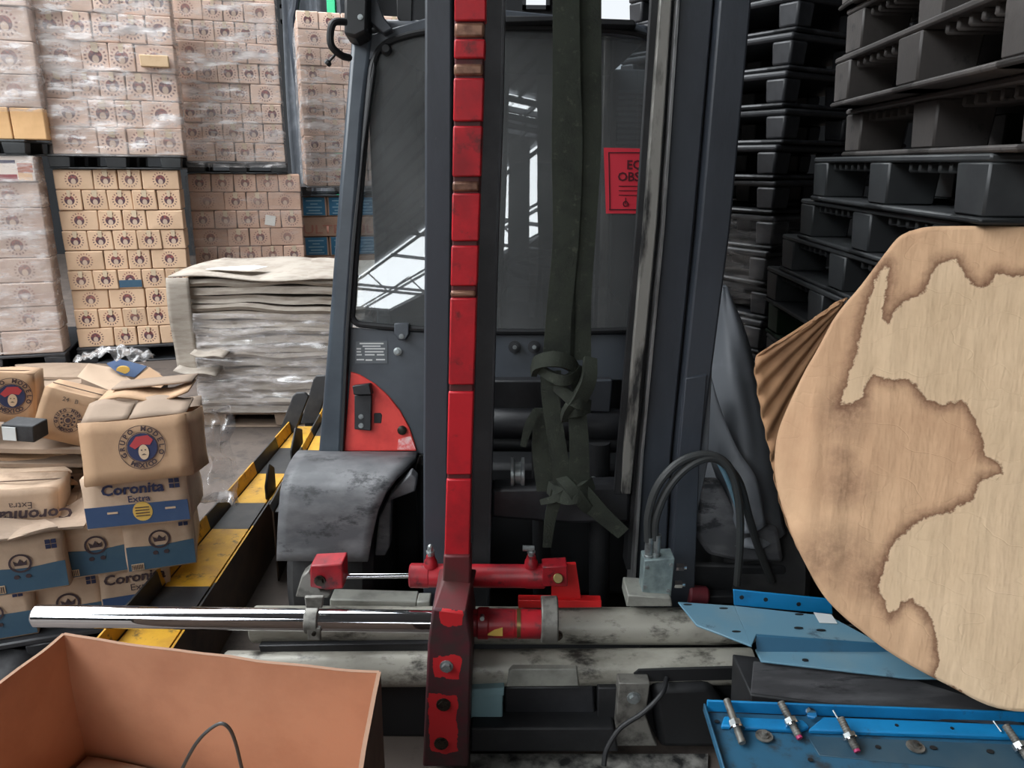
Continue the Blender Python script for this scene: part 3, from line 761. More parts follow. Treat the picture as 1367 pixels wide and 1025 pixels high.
for a, b, c, d in ((813, 203, 926, 204.5), (813, 279, 922, 280.5)): slab([(a, b), (c, b), (c, d), (a, d)], sps, .0005, bd)
slab([(812, 203), (813.5, 203), (815, 280), (813.5, 280)], sps, .0005, bd)
for y in (248, 254, 260): slab([(826, y), (910, y), (910, y + 1), (826, y + 1)], sps, .0005, bd)
bd.build('printed_border', M_signink, sg, smooth=False)
fl_ = MB(); c_ = sps.at(835, 272); fl_.tube([c_ + sx_ * math.cos(2 * PI * i / 16) * .008 + sy_ * math.sin(2 * PI * i / 16) * .008 for i in range(17)], .0015, 6, caps=False); fl_.cyl(c_, c_ + sy_ * .02, .0015, 6)
fl_.build('printed_mark', M_signink, sg)
# mirror, lamp and handle at the top of the left pillar
mr = MB(); slab([(459, -20), (492, -20), (490, 42), (474, 50), (459, 46)], pc.off(.10), .09, mr)
mr = mr.build('lamp_housing', M_rubber, FL, .01)
bolt(mr, pc.off(.1).at(481, 23), .006, M_steel, cn, .005)
hosepx([(462, 29, 2.5), (446, 30, 2.48), (441, 45, 2.48), (443, 62, 2.48), (456, 74, 2.5), (466, 77, 2.55)], .011, 24, M_rubber, 'grab_handle')
hosepx([(450, 70, 2.5), (443, 78, 2.49), (436, 86, 2.49)], [.004] * 10 + [.011] * 4, 13, M_rubber, 'cable_end')
shape('roof_bracket', [(490, -30), (497, -20), (512, 22), (524, 38), (512, 44), (495, 30)], pc.off(.05), .04, M_cab, FL, .004)
shape('roof_bracket', [(528, -40), (552, -40), (550, 30), (540, 34), (530, 24)], pc.off(.0), .04, M_rubber, FL, .004)

# --- webbing sling hanging in the mast
SL = empty('webbing_sling', PY(760, 700, 2.08), 'knotted dark green webbing sling hanging down in front of the cab glass', 'sling')
def band(pts, wd, nm='strap', th=.006, mt=None):
    q = smooth_path([PY(x, y, Y) for x, y, Y, _ in pts], 36)
    ws = smooth_path([Vector((w_, 0, 0)) for *_, w_ in pts], 36)
    return MB().ribbon(q, [a.x * wd for a in ws], th).build(nm, mt or M_sling, SL)
k1 = .0021
band([(755, -160, 2.16, 30), (756, 80, 2.10, 33), (757, 200, 2.09, 38), (755, 320, 2.08, 33), (746, 420, 2.07, 33), (742, 490, 2.07, 36)], k1)
band([(784, -160, 2.17, 34), (785, 80, 2.12, 32), (784, 200, 2.10, 34), (781, 320, 2.09, 26), (779, 400, 2.08, 20), (778, 480, 2.08, 22)], k1)
band([(768, -160, 2.18, 50), (770, 120, 2.14, 48), (768, 260, 2.13, 40), (762, 360, 2.11, 38), (756, 480, 2.1, 34)], k1)
band([(735, 495, 2.06, 28), (736, 540, 2.055, 24), (745, 600, 2.05, 24), (754, 660, 2.05, 28)], k1)
band([(774, 490, 2.07, 24), (776, 520, 2.06, 26), (771, 548, 2.05, 24), (773, 590, 2.04, 26), (774, 660, 2.05, 28)], k1)
band([(726, 545, 2.1, 26), (724, 600, 2.1, 28), (728, 655, 2.1, 24)], k1)
band([(716, 548, 2.08, 10), (706, 568, 2.08, 12), (698, 596, 2.08, 8)], k1, 'strap_tail', .003)
band([(760, 650, 2.04, 34), (780, 664, 2.03, 30), (805, 688, 2.03, 24), (832, 712, 2.03, 20)], k1, 'strap_tail')
band([(745, 655, 2.05, 20), (735, 690, 2.06, 16), (730, 730, 2.08, 12)], k1, 'strap_tail')
def knot(pts, wd, side, th=.016):
    q = smooth_path([PY(x, y, Y) for x, y, Y in pts], 30)
    ws = [wd * (1 - .25 * abs(i / 15.0 - 1)) for i in range(31)]
    return MB().ribbon(q, ws, th, side).build('knot', M_sling, SL)
knot([(712, 496, 2.09), (718, 484, 2.05), (740, 479, 2.025), (762, 486, 2.04), (772, 500, 2.09)], .042, (0, .35, 1))
knot([(716, 490, 2.08), (738, 503, 2.03), (757, 507, 2.02), (774, 492, 2.07)], .030, (0, .1, 1))
knot([(788, 478, 2.07), (786, 505, 2.03), (776, 528, 2.02), (762, 545, 2.03), (756, 560, 2.06)], .048, (1, .4, 0))
knot([(738, 512, 2.07), (754, 524, 2.03), (772, 538, 2.015), (786, 540, 2.05)], .036, (0, .2, 1))
knot([(752, 556, 2.08), (768, 550, 2.03), (786, 546, 2.06)], .026, (0, .1, 1))
knot([(734, 650, 2.08), (748, 660, 2.03), (770, 660, 2.015), (790, 644, 2.06)], .050, (0, .3, 1))
knot([(744, 634, 2.07), (760, 650, 2.02), (778, 672, 2.02), (792, 684, 2.05)], .036, (1, .3, .4))
knot([(724, 670, 2.08), (744, 664, 2.03), (758, 650, 2.03)], .022, (0, .1, 1))
# ------------------------------------------------------------------ plastic pallets
def pallet_parts(W, D, Hh, kind):
    key = (round(W, 3), round(D, 3), round(Hh, 3), kind)
    if key in PCACHE: return PCACHE[key]
    out = []
    dk = Hh * {'plain': .16, 'ribbed': .12, 'round': .2}[kind]; rn = Hh * (.14 if kind == 'round' else .1)
    t = MB(); t.box((0, D / 2, Hh - dk / 2), (W, D, dk)); out.append(('top_deck', t))
    b = MB()
    for y in (.07, D / 2, D - .07): b.box((0, y, rn / 2), (W, .14, rn))
    for x in (-W / 2 + .07, 0, W / 2 - .07): b.box((x, D / 2, rn / 2), (.14, D, rn))
    out.append(('bottom_deck', b))
    bw = {'plain': .075, 'ribbed': .072, 'round': .058}[kind]
    for ix, x in enumerate((-W / 2 + bw + .002, 0, W / 2 - bw - .002)):
        for iy, y in enumerate((bw + .002, D / 2, D - bw - .002)):
            k = MB(); z0, z1 = rn, Hh - dk
            a, c = (bw - .006, bw)
            vs = [(x - a, y - a, z0), (x + a, y - a, z0), (x + a, y + a, z0), (x - a, y + a, z0), (x - c, y - c, z1), (x + c, y - c, z1), (x + c, y + c, z1), (x - c, y + c, z1)]
            k.add(vs, [(3, 2, 1, 0), (4, 5, 6, 7), (0, 1, 5, 4), (1, 2, 6, 5), (2, 3, 7, 6), (3, 0, 4, 7)])
            out.append(('block', k))
    if kind == 'ribbed':
        rbm = MB()
        for s0 in (-1, 1):
            for i in range(6):
                x = s0 * (W / 4) + (i - 2.5) * (W / 2 - .24) / 6.5
                for y0 in (.02, D - .14):
                    rbm.box((x, y0 + .06, Hh - dk - .012), (.012, .12, .028))
            for i in range(6):
                y = D / 2 + s0 * (D / 4) + (i - 2.5) * (D / 2 - .24) / 6.5
                for x0 in (-W / 2 + .08, W / 2 - .08):
                    rbm.box((x0, y, Hh - dk - .012), (.12, .012, .028))
        out.append(('ribs', rbm))
    PCACHE[key] = out
    return out
PCACHE = {}; PMESH = {}
def pallet(o, u, W, D, Hh, mt, label, group=None, kind='plain', name='plastic_pallet'):
    """o: middle of the front bottom edge, u: direction of the front edge"""
    r = empty(name, o, label, 'pallet', group, math.atan2(u.y, u.x))
    for i, (nm, mb) in enumerate(pallet_parts(W, D, Hh, kind)):
        k = (round(W, 3), round(D, 3), round(Hh, 3), kind, i, mt.name)
        if k not in PMESH:
            ob = MB.build(mb, nm, mt, None, loc=(0, 0, 0), bevel=.012 if kind == 'round' else .005, seg=2 if kind == 'round' else 1)
            PMESH[k] = ob.data; ob.parent = r
            if nm == 'ribs': ob['kind'] = 'stuff'
            PMESH[(k, 'b')] = ob
        else:
            ob = PMESH[(k, 'b')].copy(); COL.objects.link(ob); ob.parent = r
    return r

# ------------------------------------------------------------------ cartons in the stacks
CM = {}
def carton_mesh(w_, d, h, mt, var, px=0.0, esc=1.0):
    key = (round(w_, 3), round(d, 3), round(h, 3), mt.name, var)
    if key in CM: return CM[key]
    rnd = random.Random(hash(key[:3]) % 1000 + var * 17)
    bm = bmesh.new()
    vs = []
    for z in (0, h):
        for x, y in ((-w_ / 2, 0), (w_ / 2, 0), (w_ / 2, d), (-w_ / 2, d)):
            vs.append(bm.verts.new((x + rnd.uniform(-.004, .004), y + rnd.uniform(-.004, .006), z + (rnd.uniform(-.004, .001) if z else 0))))
    for f in ((3, 2, 1, 0), (4, 5, 6, 7), (0, 1, 5, 4), (1, 2, 6, 5), (2, 3, 7, 6), (3, 0, 4, 7)):
        bm.faces.new([vs[i] for i in f])
    bmesh.ops.bevel(bm, geom=bm.edges[:], offset=.006, segments=1, affect='EDGES')
    bmesh.ops.recalc_face_normals(bm, faces=bm.faces)
    uv = bm.loops.layers.uv.new('print')
    for f in bm.faces:
        fr = f.normal.y < -.9
        for lp in f.loops:
            c = lp.vert.co
            lp[uv].uv = ((c.x - px) / h * esc, (c.z - h * .5) / h * esc) if fr else (9, 9)
    me = bpy.data.meshes.new('carton'); bm.to_mesh(me); bm.free()
    me.materials.append(mt)
    CM[key] = me
    return me
TAPE = {}
ORD = ['first', 'second', 'third', 'fourth', 'fifth', 'sixth', 'seventh', 'eighth', 'ninth', 'tenth', 'eleventh', 'twelfth']
def place_carton(o, u, w_, d, h, mt, label, group, tab=False, var=None, rz=0.0, tmat=None, name='carton'):
    var = random.randrange(3) if var is None else var
    c = bpy.data.objects.new(name, carton_mesh(w_, d, h, mt, var)); COL.objects.link(c)
    c.location = o; c.rotation_euler = (0, 0, math.atan2(u.y, u.x) + rz)
    tag(c, label, 'carton', group)
    if tab:
        k = (round(h, 3), var)
        if k not in TAPE:
            mb = MB(); ww = h * (.085 + .02 * var)
            mb.prism([(-ww, -.0045, h * .985), (ww, -.0045, h * .985), (ww * .9, -.0045, h * (.70 - .03 * var)), (ww * .2, -.0045, h * .64), (-ww * .85, -.0045, h * .69)], (0, .0035, 0))
            q = mb.build('tape', tmat or M_tape, None, loc=(0, 0, 0), smooth=False); TAPE[k] = q; q.parent = c
        else:
            q = TAPE[k].copy(); COL.objects.link(q); q.parent = c
    return c
WID = {'L': 1.55, 'S': 1.0, 'B': 1.0, 'X': 2.3, 'T': 1.0, 'P': 1.0}
class Face:                          # vertical front of a stack, measured through two points of the photograph
    def __init__(s, bl, ang):
        s.o = Vector(bl); s.u = Vector((math.cos(ang), math.sin(ang), 0)); s.v = Vector((-s.u.y, s.u.x, 0))
        s.pl = Plane(s.o, -s.v)
    def sz(s, x, y):
        p = s.pl.at(x, y); return (p - s.o).dot(s.u), p.z
    def pt(s, a, z, d=0): return s.o + s.u * a + s.v * d + Vector((0, 0, z - s.o.z))
def load(face, s0, s1, z0, z1, rows, mt, where, group, look, D=.28, from_right=False, tabs=True, jig=.006, special=None, up=False):
    """rows listed from the top"""
    n = len(rows); h = (z1 - z0) / n; made = {}
    for i, pat in enumerate(rows):
        tot = sum(WID[c] for c in pat); s = s0; zb = z1 - (i + 1) * h
        dy = random.uniform(-.006, .006)
        for j, c in enumerate(pat):
            w_ = (s1 - s0) * WID[c] / tot; mid = s + w_ / 2; s += w_
            k = len(pat) - 1 - j if from_right else j
            side = 'right' if from_right else 'left'
            pos = ('%s from %s' % (ORD[k], side)) if k else ('%smost' % side)
            row = ('%s row up' % ORD[n - 1 - i] if n - 1 - i else 'bottom row') if up else ('%s row down' % ORD[i] if i else 'top row')
            lb = '%s carton %s, %s, %s' % (look, pos, row, where)
            mm = mt; tb = tabs and c in 'ST'
            if special and (i, j) in special: lb, mm, tb = special[(i, j)](lb, mm, tb)
            o = face.pt(mid, zb, dy + random.uniform(-jig, jig))
            made[(i, j)] = place_carton(o, face.u, w_ - .006, D if c != 'L' else D * .8, h - .003, mm, lb, group, tb, rz=random.uniform(-.012, .012) * (jig / .006))
    return h, made
def film(face, s0, s1, z0, z1, label, mt, name='stretch_wrap', off=.035, depth=.14, amp=.012, sag=0.0):
    ns, nz = 46, 40
    per = [(s0, depth), (s0, -off), (s1, -off), (s1, depth)]
    seg = [depth + off, s1 - s0, depth + off]; L = sum(seg)
    sd = Vector((random.uniform(0, 50), random.uniform(0, 50), 3))
    def fn(u, v):
        q = u * L
        if q < seg[0]: a, d = s0, depth - q; nn = (-1, 0)
        elif q < seg[0] + seg[1]: a, d = s0 + (q - seg[0]), -off; nn = (0, -1)
        else: a, d = s1, -off + (q - seg[0] - seg[1]); nn = (1, 0)
        z = z0 + (z1 - z0) * v
        dn = noise.noise(Vector((q * 2.2, z * 9, 0)) + sd) * amp + noise.noise(Vector((q * 7, z * 22, 5)) + sd) * amp * .4
        return face.pt(a + nn[0] * (off * .3 + abs(dn)), z - sag * math.sin(PI * u), d - abs(dn) * (1 if nn[1] else 0))
    o = MB().grid(fn, ns, nz).build(name, mt, None, loc=face.pt((s0 + s1) / 2, z0), smooth=True, angle=80)
    return tag(o, label, 'plastic wrap')

ang = R(17)
# second stack from the left (B)
fB = Face(PZ(105, 464, .14), ang)
bl, _ = fB.sz(105, 464); br_, _ = fB.sz(262, 459)
_, zt = fB.sz(75, 225)
zt = zt
def blue_ctn(lb, mm, tb): return ('brown carton with blue printed band in the unwrapped lower stack', mm, False)
specB = {(5, 2): blue_ctn}
hB, mdB = load(fB, bl, br_, .14, zt, ['LSSL', 'SSSSS', 'LSSL', 'SSSSS', 'LSSL', 'SSBSS', 'LLSS', 'SSSSS', 'LSSL'], M_ctnB, 'unwrapped lower stack', 'tan cartons of the unwrapped lower stack', 'tan emblem', special=specB)
c_ = mdB[(5, 2)]
wB = (br_ - bl) / 5
MB().prism([(-wB * .47, -.004, .012), (wB * .47, -.004, .012), (wB * .47, -.004, hB * .45), (-wB * .47, -.004, hB * .45)], (0, .003, 0)).build('blue_band', M_teal, None, loc=(0, 0, 0), smooth=False).parent = c_
pallet(fB.pt((bl + br_) / 2, .0, -.02), fB.u, br_ - bl + .03, 1.15, .138, M_pallet2, 'black plastic pallet on the floor under the unwrapped carton stack')
ph = .105
pallet(fB.pt((bl + br_) / 2 + .01, zt, -.03), fB.u, br_ - bl + .05, 1.15, ph, M_palletdk, 'black plastic pallet between the unwrapped stack and the leaning wrapped stack')
_, zt2 = fB.sz(42, -40)
sl0, _ = fB.sz(72, 205); sr0, _ = fB.sz(247, 210)
load(fB, sl0, sr0, zt + ph, zt + ph + .2 * 7, ['SSLL', 'XSSS', 'SSSSP', 'LSSL', 'SSSSS', 'LSSL', 'LSSS'], M_ctnU, 'second upper stack', 'cartons of the second wrapped upper stack', 'pale emblem', up=True, jig=.014)
film(fB, sl0, sr0, zt + ph - .01, zt + ph + .2 * 6.4, 'crumpled clear stretch wrap around the second upper stack from the left', M_film, amp=.022)
ob = place_carton(fB.pt(sr0 - .14, zt + ph + .635, -.07), fB.u, .20, .05, .085, M_card, 'bent tan cardboard flap sticking out between second and third upper stacks', None, name='cardboard_flap')
ob['category'] = 'cardboard flap'
# third stack (C)
fC = Face(PY(262, 357, 6.75), ang)
cl0, _ = fC.sz(262, 357); cr0, _ = fC.sz(408, 355)
_, zc = fC.sz(253, 231)
nC = 9; hC = (zc - fC.o.z) / 5.15
z0c = zc - 8 * hC
def whitelab(lb, mm, tb): return ('brown carton with square white label in third lower stack', mm, False)
_, mdC = load(fC, cl0, cr0, max(z0c, .14), zc, ['SSSSS', 'LSSL', 'SSSSS', 'LSSL', 'SSSSS', 'LSSL', 'SSSSS', 'LSSL'], M_ctnC, 'third lower stack', 'cartons of the third lower stack', 'pinkish brown emblem', special={(2, 3): whitelab})
MB().prism([(-.05, -.004, .03), (.035, -.004, .015), (.05, -.004, .10), (-.035, -.004, .115)], (0, .003, 0)).build('white_label', M_white, None, loc=(0, 0, 0), smooth=False).parent = mdC[(2, 3)]
film(fC, cl0, cr0, max(z0c, .14), zc - .02, 'thin clear film around the third lower carton stack', M_filmlow, amp=.008)
pallet(fC.pt((cl0 + cr0) / 2, 0, -.02), fC.u, cr0 - cl0 + .03, 1.1, .138, M_pallet2, 'black plastic pallet on the floor under the third carton stack')
pl0, _ = fC.sz(250, 222); pr0, _ = fC.sz(383, 226)
pallet(fC.pt((pl0 + pr0) / 2, zc, -.02), fC.u, pr0 - pl0 + .02, 1.1, .095, M_palletdk, 'black plastic pallet with film on it under the third upper stack')
ul0, _ = fC.sz(246, 212); ur0, _ = fC.sz(381, 216)
load(fC, ul0, ur0, zc + .097, zc + .097 + .158 * 10, ['SSSSS', 'SSSSS', 'LSSL', 'SSSSS', 'LSSL', 'SSSSS', 'LSSL', 'SSSSS', 'SSSSS', 'LSSL'], M_ctnU, 'third upper stack', 'cartons of the third wrapped upper stack', 'pale emblem', up=True, jig=.009)
film(fC, ul0, ur0, zc + .05, zc + .09 + .158 * 10, 'shiny clear stretch wrap around the third upper stack from the left', M_film, amp=.016)
# fourth stack (D), half behind the cab
fD = Face(PY(408, 360, 7.7), ang)
dl0, _ = fD.sz(407, 360); dr0 = dl0 + 1.0
_, zd1 = fD.sz(406, 262); _, zd0 = fD.sz(406, 368)
zd1 = max(zd1, 0.5)
hd_ = (zd1 - zd0) / 4
zr = zd1; mdD = []
i = 0
while zr > .2 and i < 12:
    kind = 'blue' if i % 2 == 0 else 'text'
    nn = 4 if kind == 'blue' else 2
    for j in range(nn):
        w_ = (dr0 - dl0) / nn
        rowt = ORD[i] + ' row down' if i else 'top row'
        lb = '%s carton %s, %s, fourth lower stack' % ('blue-panelled' if kind == 'blue' else 'pink-lettered brown', (ORD[j] + ' from the left') if j else 'leftmost', rowt)
        c_ = place_carton(fD.pt(dl0 + w_ * (j + .5), zr - hd_, random.uniform(-.005, .005)), fD.u, w_ - .006, .3, hd_ - .003, M_ctnD, lb, 'cartons of the fourth lower stack', rz=0)
        if i < 4 and j < 3:
            if kind == 'blue':
                p_ = MB().prism([(-w_ * .42, -.005, .01), (w_ * .42, -.005, .01), (w_ * .42, -.005, hd_ - .01), (-w_ * .42, -.005, hd_ - .01)], (0, .004, 0)).build('blue_panel', mat('carton_panel_blue', (62, 122, 158), .8, col2=(76, 134, 168), sc=8), None, loc=(0, 0, 0), smooth=False); p_.parent = c_
                ln = MB()
                for k, (ww, zz) in enumerate(((.3, .78), (.14, .62), (.3, .46), (.22, .30), (.3, .16))):
                    ln.prism([(-w_ * ww, -.0065, hd_ * zz - .005), (w_ * ww, -.0065, hd_ * zz - .005), (w_ * ww, -.0065, hd_ * zz + .005), (-w_ * ww, -.0065, hd_ * zz + .005)], (0, .0015, 0))
                ln.build('panel_print', mat('pale_blue_print', (150, 190, 208), .8), None, loc=(0, 0, 0), smooth=False).parent = p_
            else:
                text_obj('ULTRA', hd_ * .62, (0, -.006, hd_ * .33), (1, 0, 0), (0, 0, 1), mat('pink_print', (186, 128, 112), .85), None, 'lettering', bold=.001, sx=1.35).parent = c_
    zr -= hd_; i += 1
pallet(fD.pt((dl0 + dr0) / 2, 0, -.02), fD.u, 1.02, 1.1, max(zr, .1), M_pallet2, 'black plastic pallet on the floor under the fourth carton stack')
pallet(fD.pt((dl0 + dr0) / 2 - .02, zd1, -.02), fD.u, 1.04, 1.1, .095, M_pallet2, 'black plastic pallet with torn film under the fourth upper stack')
el0, _ = fD.sz(409, 245)
_, ztop = fD.sz(412, 14)
rowsD = ['SSSSS', 'LSSL', 'SSSSS', 'SLL', 'SSSSS', 'SSSSS', 'SSSSS', 'SSSSS', 'SSSSS', 'SSSSS']
hD, _ = load(fD, el0, el0 + 1.0, zd1 + .097, ztop, rowsD, M_ctnU, 'fourth upper stack', 'cartons of the fourth upper stack', 'pale emblem', jig=.008)
for i in range(10):
    for j in range(2):
        place_carton(fD.pt(el0 + .11, ztop - (i + 1) * hD, .32 + j * .32), fD.u, .2, .31, hD - .003, M_ctnD, 'plain brown carton %s behind left end, %s, fourth upper stack' % (('second', 'third')[j], ORD[i] + ' row down' if i else 'top row'), 'side cartons of the fourth upper stack')
film(fD, el0, el0 + 1.0, zd1 + .05, ztop - .1, 'clear stretch wrap around the fourth upper stack beside the cab', M_film, amp=.014, depth=.9)
# leftmost stack (A)
fA = Face(PZ(86, 470, .14), ang)
a1, _ = fA.sz(86, 468); _, za = fA.sz(74, 208)
def pict(lb, mm, tb): return ('red and white picture printed beer carton in %s of leftmost lower stack' % ('top row' if 'top row' in lb else 'bottom row'), mm, False)
_, mdA = load(fA, a1 - .84, a1, .14, za, ['LL', 'SLL'[1:] + '', 'LL', 'LL', 'SSL', 'LL', 'LL', 'LL'], M_ctnA, 'leftmost lower stack', 'cartons of the leftmost lower stack', 'greyish brown wrapped', from_right=True, tabs=False, special={(0, 1): pict, (7, 0): pict})
def picture(c, w_, h, flip=False):
    q = []
    def pan(x0, z0, x1, z1, mt, nm, e):
        return MB().prism([(w_ * x0, -.004 - e, h * z0), (w_ * x1, -.004 - e, h * z0), (w_ * x1, -.004 - e, h * z1), (w_ * x0, -.004 - e, h * z1)], (0, .003, 0)).build(nm, mt, None, loc=(0, 0, 0), smooth=False)
    for o in (pan(-.48, .03, .48, .97, mat('print_cream_white', (226, 214, 204), .7), 'picture_print', 0), pan(-.48, .55, -.15, .97, M_rednew, 'red_print', .0012),
              pan(-.48, .03, .2, .28, mat('dark_red_print', (140, 36, 48), .7), 'red_print', .0012), pan(.22, .35, .46, .7, mat('brown_print', (168, 96, 70), .7), 'brown_print', .0012), pan(-.12, .7, .2, .82, mat('navy_print', (44, 46, 78), .7), 'navy_print', .0012), pan(.22, .05, .44, .34, mat('beige_print', (222, 186, 150), .7), 'beige_print', .0012)):
        o.parent = c
picture(mdA[(0, 1)], .41, (za - .14) / 8); picture(mdA[(7, 0)], .41, (za - .14) / 8)
film(fA, a1 - .84, a1, .16, za, 'dull clear stretch wrap around the leftmost lower stack', M_film, amp=.012)
pallet(fA.pt(a1 - .5, 0, -.03), fA.u, 1.02, 1.1, .138, M_pallet2, 'black plastic pallet on the floor under the leftmost carton stack')
pallet(fA.pt(a1 - .54, za, -.03), fA.u, 1.0, 1.1, .11, M_palletdk, 'dark grey pallet under the leftmost upper stack')
ar, _ = fA.sz(64, 190)
def crate(lb, mm, tb): return (lb.replace('greyish brown wrapped', 'orange brown'), M_crate, False)
load(fA, ar - .66, ar, za + .112, za + .112 + .222 * 6, ['LL', 'LL', 'LL', 'LL', 'LL', 'SSS'], M_ctnA, 'leftmost upper stack', 'cartons of the leftmost upper stack', 'greyish brown wrapped', from_right=True, tabs=False, up=True, special={(5, 0): crate, (5, 1): crate, (5, 2): crate})
film(fA, ar - .66, ar, za + .30, za + .112 + .222 * 6, 'thick shiny stretch wrap around the leftmost upper stack', M_film, amp=.02)
pb = MB(); pb.box(fA.pt(ar - .35, za + .06, -.045), (.09, .01, .06)); tag(pb.build('white_tag', M_white, None, loc=fA.pt(ar - .35, za + .03, -.045)), 'small white tag on the pallet under the leftmost upper stack', 'tag')
# green post and grey bent post behind the stacks
g0 = PY(443, 12, 10.2)
gpst = MB(); gpst.box((g0.x, g0.y, 1.75), (.10, .10, 3.5)); gpst.box((g0.x, g0.y, .01), (.24, .24, .02))
tag(gpst.build('steel_post', M_green, None, loc=(g0.x, g0.y, 0), bevel=.006), 'bright green painted steel post behind the fourth stack', 'post')
g1 = PY(393, 0, 9.5)
gq = MB(); gq.tube(smooth_path([Vector((g1.x + .1, g1.y, 0)), Vector((g1.x + .06, g1.y, 1.6)), PY(391, 50, 9.5), PY(393, 10, 9.5), PY(400, -30, 9.5)], 24), .05, 10)
tag(gq.build('bent_post', M_mast, None, loc=(g1.x + .1, g1.y, 0)), 'dark grey bent post between the third and fourth upper stacks', 'post')
tp = MB(); b0 = PY(372, -40, 12.6); b1 = PY(480, 70, 12.6)
tp.grid(lambda u, v: Vector((b0.x + (b1.x - b0.x) * u, 12.6 + .12 * math.sin(u * 22) + .05 * math.sin(v * 9 + u * 4), b0.z + .6 + (0.02 - b0.z - .6) * v)), 40, 20)
tag(tp.build('hanging_tarpaulin', M_sheet, None, loc=(b0.x, 12.6, 0), solid=.01), 'dark grey tarpaulin hanging at the back behind the fourth stack', 'tarpaulin')

# ------------------------------------------------------------------ pallet of flattened cardboard sheets
fS = Face(PZ(262, 572, 0), R(2))
s0, _ = fS.sz(268, 560); s1, _ = fS.sz(440, 565); s1 += .25
_, zs = fS.sz(262, 372)
pallet(fS.pt((s0 + s1) / 2, 0, .02), fS.u, s1 - s0, 1.0, .1, M_carddk, 'low flattened pallet base under the grey cardboard sheets', name='pallet')
NS = 17; hs = (zs - .1) / NS
for i in range(NS):
    sd = random.uniform(0, 90); ext = random.uniform(-.03, .03); th = hs * .94
    z = .1 + i * hs
    def edge(q, side): return noise.noise(Vector((q * 2.2, sd, side))) * .012
    mb = MB(); nx = 20; vs = []; fs = []
    for k in range(nx + 1):
        t = k / nx; x = s0 + ext + (s1 - s0) * t
        dv = noise.noise(Vector((t * 4, i * .35, 2))) * .028 * min(1, i / 3)
        for d, zz in ((-.0 + edge(t * 3, 1), z + .004), (edge(t * 3, 2) - .018 * math.sin(i * 2.1), z + th * .55), (edge(t * 3, 3) + .008, z + th), (.95, z + th), (.95, z)):
            vs.append(fS.pt(x, max(zz + dv, .1), d))
    for k in range(nx):
        for j in range(5):
            fs.append((k * 5 + j, k * 5 + (j + 1) % 5, (k + 1) * 5 + (j + 1) % 5, (k + 1) * 5 + j))
    fs += [(4, 3, 2, 1, 0), tuple(nx * 5 + j for j in range(5))]
    mb.add(vs, fs)
    nth = 'topmost' if i == NS - 1 else ('bottom' if i == 0 else '%s from the bottom' % (ORD[i] if i < 12 else ['thirteenth', 'fourteenth', 'fifteenth', 'sixteenth', 'seventeenth'][i - 12]))
    tag(mb.build('cardboard_bundle', M_sheets, None, loc=fS.pt((s0 + s1) / 2, z)), 'wavy grey flattened cardboard bundle, %s in the wrapped pile beside the cab' % nth, 'cardboard', 'flattened cardboard bundles in the wrapped pile')
cb_ = MB(); cb_.grid(lambda u, v: fS.pt(s0 - .09 + (s1 - s0 + .05) * u, zs + .014 + .012 * math.sin(u * 9 + v * 4) - .02 * u, -.03 + 1.0 * v), 16, 8)
cvr = cb_.build('cover_board', M_sheets, None, loc=fS.pt((s0 + s1) / 2, zs), solid=.008)
tag(cvr, 'grey cover board on top of the wrapped cardboard pile', 'cardboard')
hk = MB(); hk.box(fS.pt(s0 + .03, zs + .019, .02), (.14, .025, .006), Matrix.Rotation(R(-6), 3, 'Z')); o_ = hk.build('handle_slot', M_rubber, cvr)
hk = MB(); hk.box(fS.pt(s0 + .95, zs + .012, .06), (.13, .03, .008), Matrix.Rotation(R(4), 3, 'Z')); o_ = hk.build('handle_slot', M_rubber, cvr)
cb2 = MB(); cb2.grid(lambda u, v: fS.pt(s0 - .10 + .13 * u, zs + .01 - .56 * v, -.035 - .02 * math.sin(v * 5) * (1 - u)), 6, 14)
tag(cb2.build('corner_board', M_sheets, None, loc=fS.pt(s0, zs - .5), solid=.007), 'grey board hanging down the left corner of the cardboard pile', 'cardboard')
pp_ = MB(); pp_.add([fS.pt(*q) for q in ((s0 + .06, zs + .034, .16), (s0 + .34, zs + .034, .12), (s0 + .40, zs + .034, .30), (s0 + .30, zs + .036, .34), (s0 + .1, zs + .034, .24))], [(0, 1, 2, 3, 4)])
tag(pp_.build('paper_sheet', M_white, None, loc=fS.pt(s0 + .2, zs + .03), solid=.002, smooth=False), 'white paper sheet lying on the wrapped cardboard pile', 'paper')
tr_ = MB(); q = fS.pt(s0 + .36, zs + .036, .10)
for r0, r1 in ((.045, .045),): tr_.lathe(q, q + Vector((0, 0, .048)), [(0, .028), (0, .045), (1, .045), (1, .028), (0, .028)], 24)
tag(tr_.build('tape_roll', M_tape, None, loc=q), 'roll of pale tape on the wrapped cardboard pile', 'tape roll')
film(fS, s0 + .02, s1, .12, zs - .2, 'crinkled clear film around the pile of grey cardboard', M_film, amp=.03, off=.03)
for k, (xa, ya, xb, yb) in enumerate(((258, 470, 302, 476), (236, 492, 292, 500))):
    fl2 = MB(); p, q = fS.pl.off(.06).at(xa, ya), fS.pl.off(.10).at(xb, yb)
    fl2.grid(lambda u, v, p=p, q=q: p.lerp(q, u) + Vector((0, -.05 + .16 * v, -.01 * math.sin(u * 6) + .02 * v)), 8, 4)
    tag(fl2.build('cardboard_flap', M_sheets, None, loc=p, solid=.008), ('upper', 'lower')[k] + ' loose grey flap poking from the left end of the cardboard pile', 'cardboard flap')
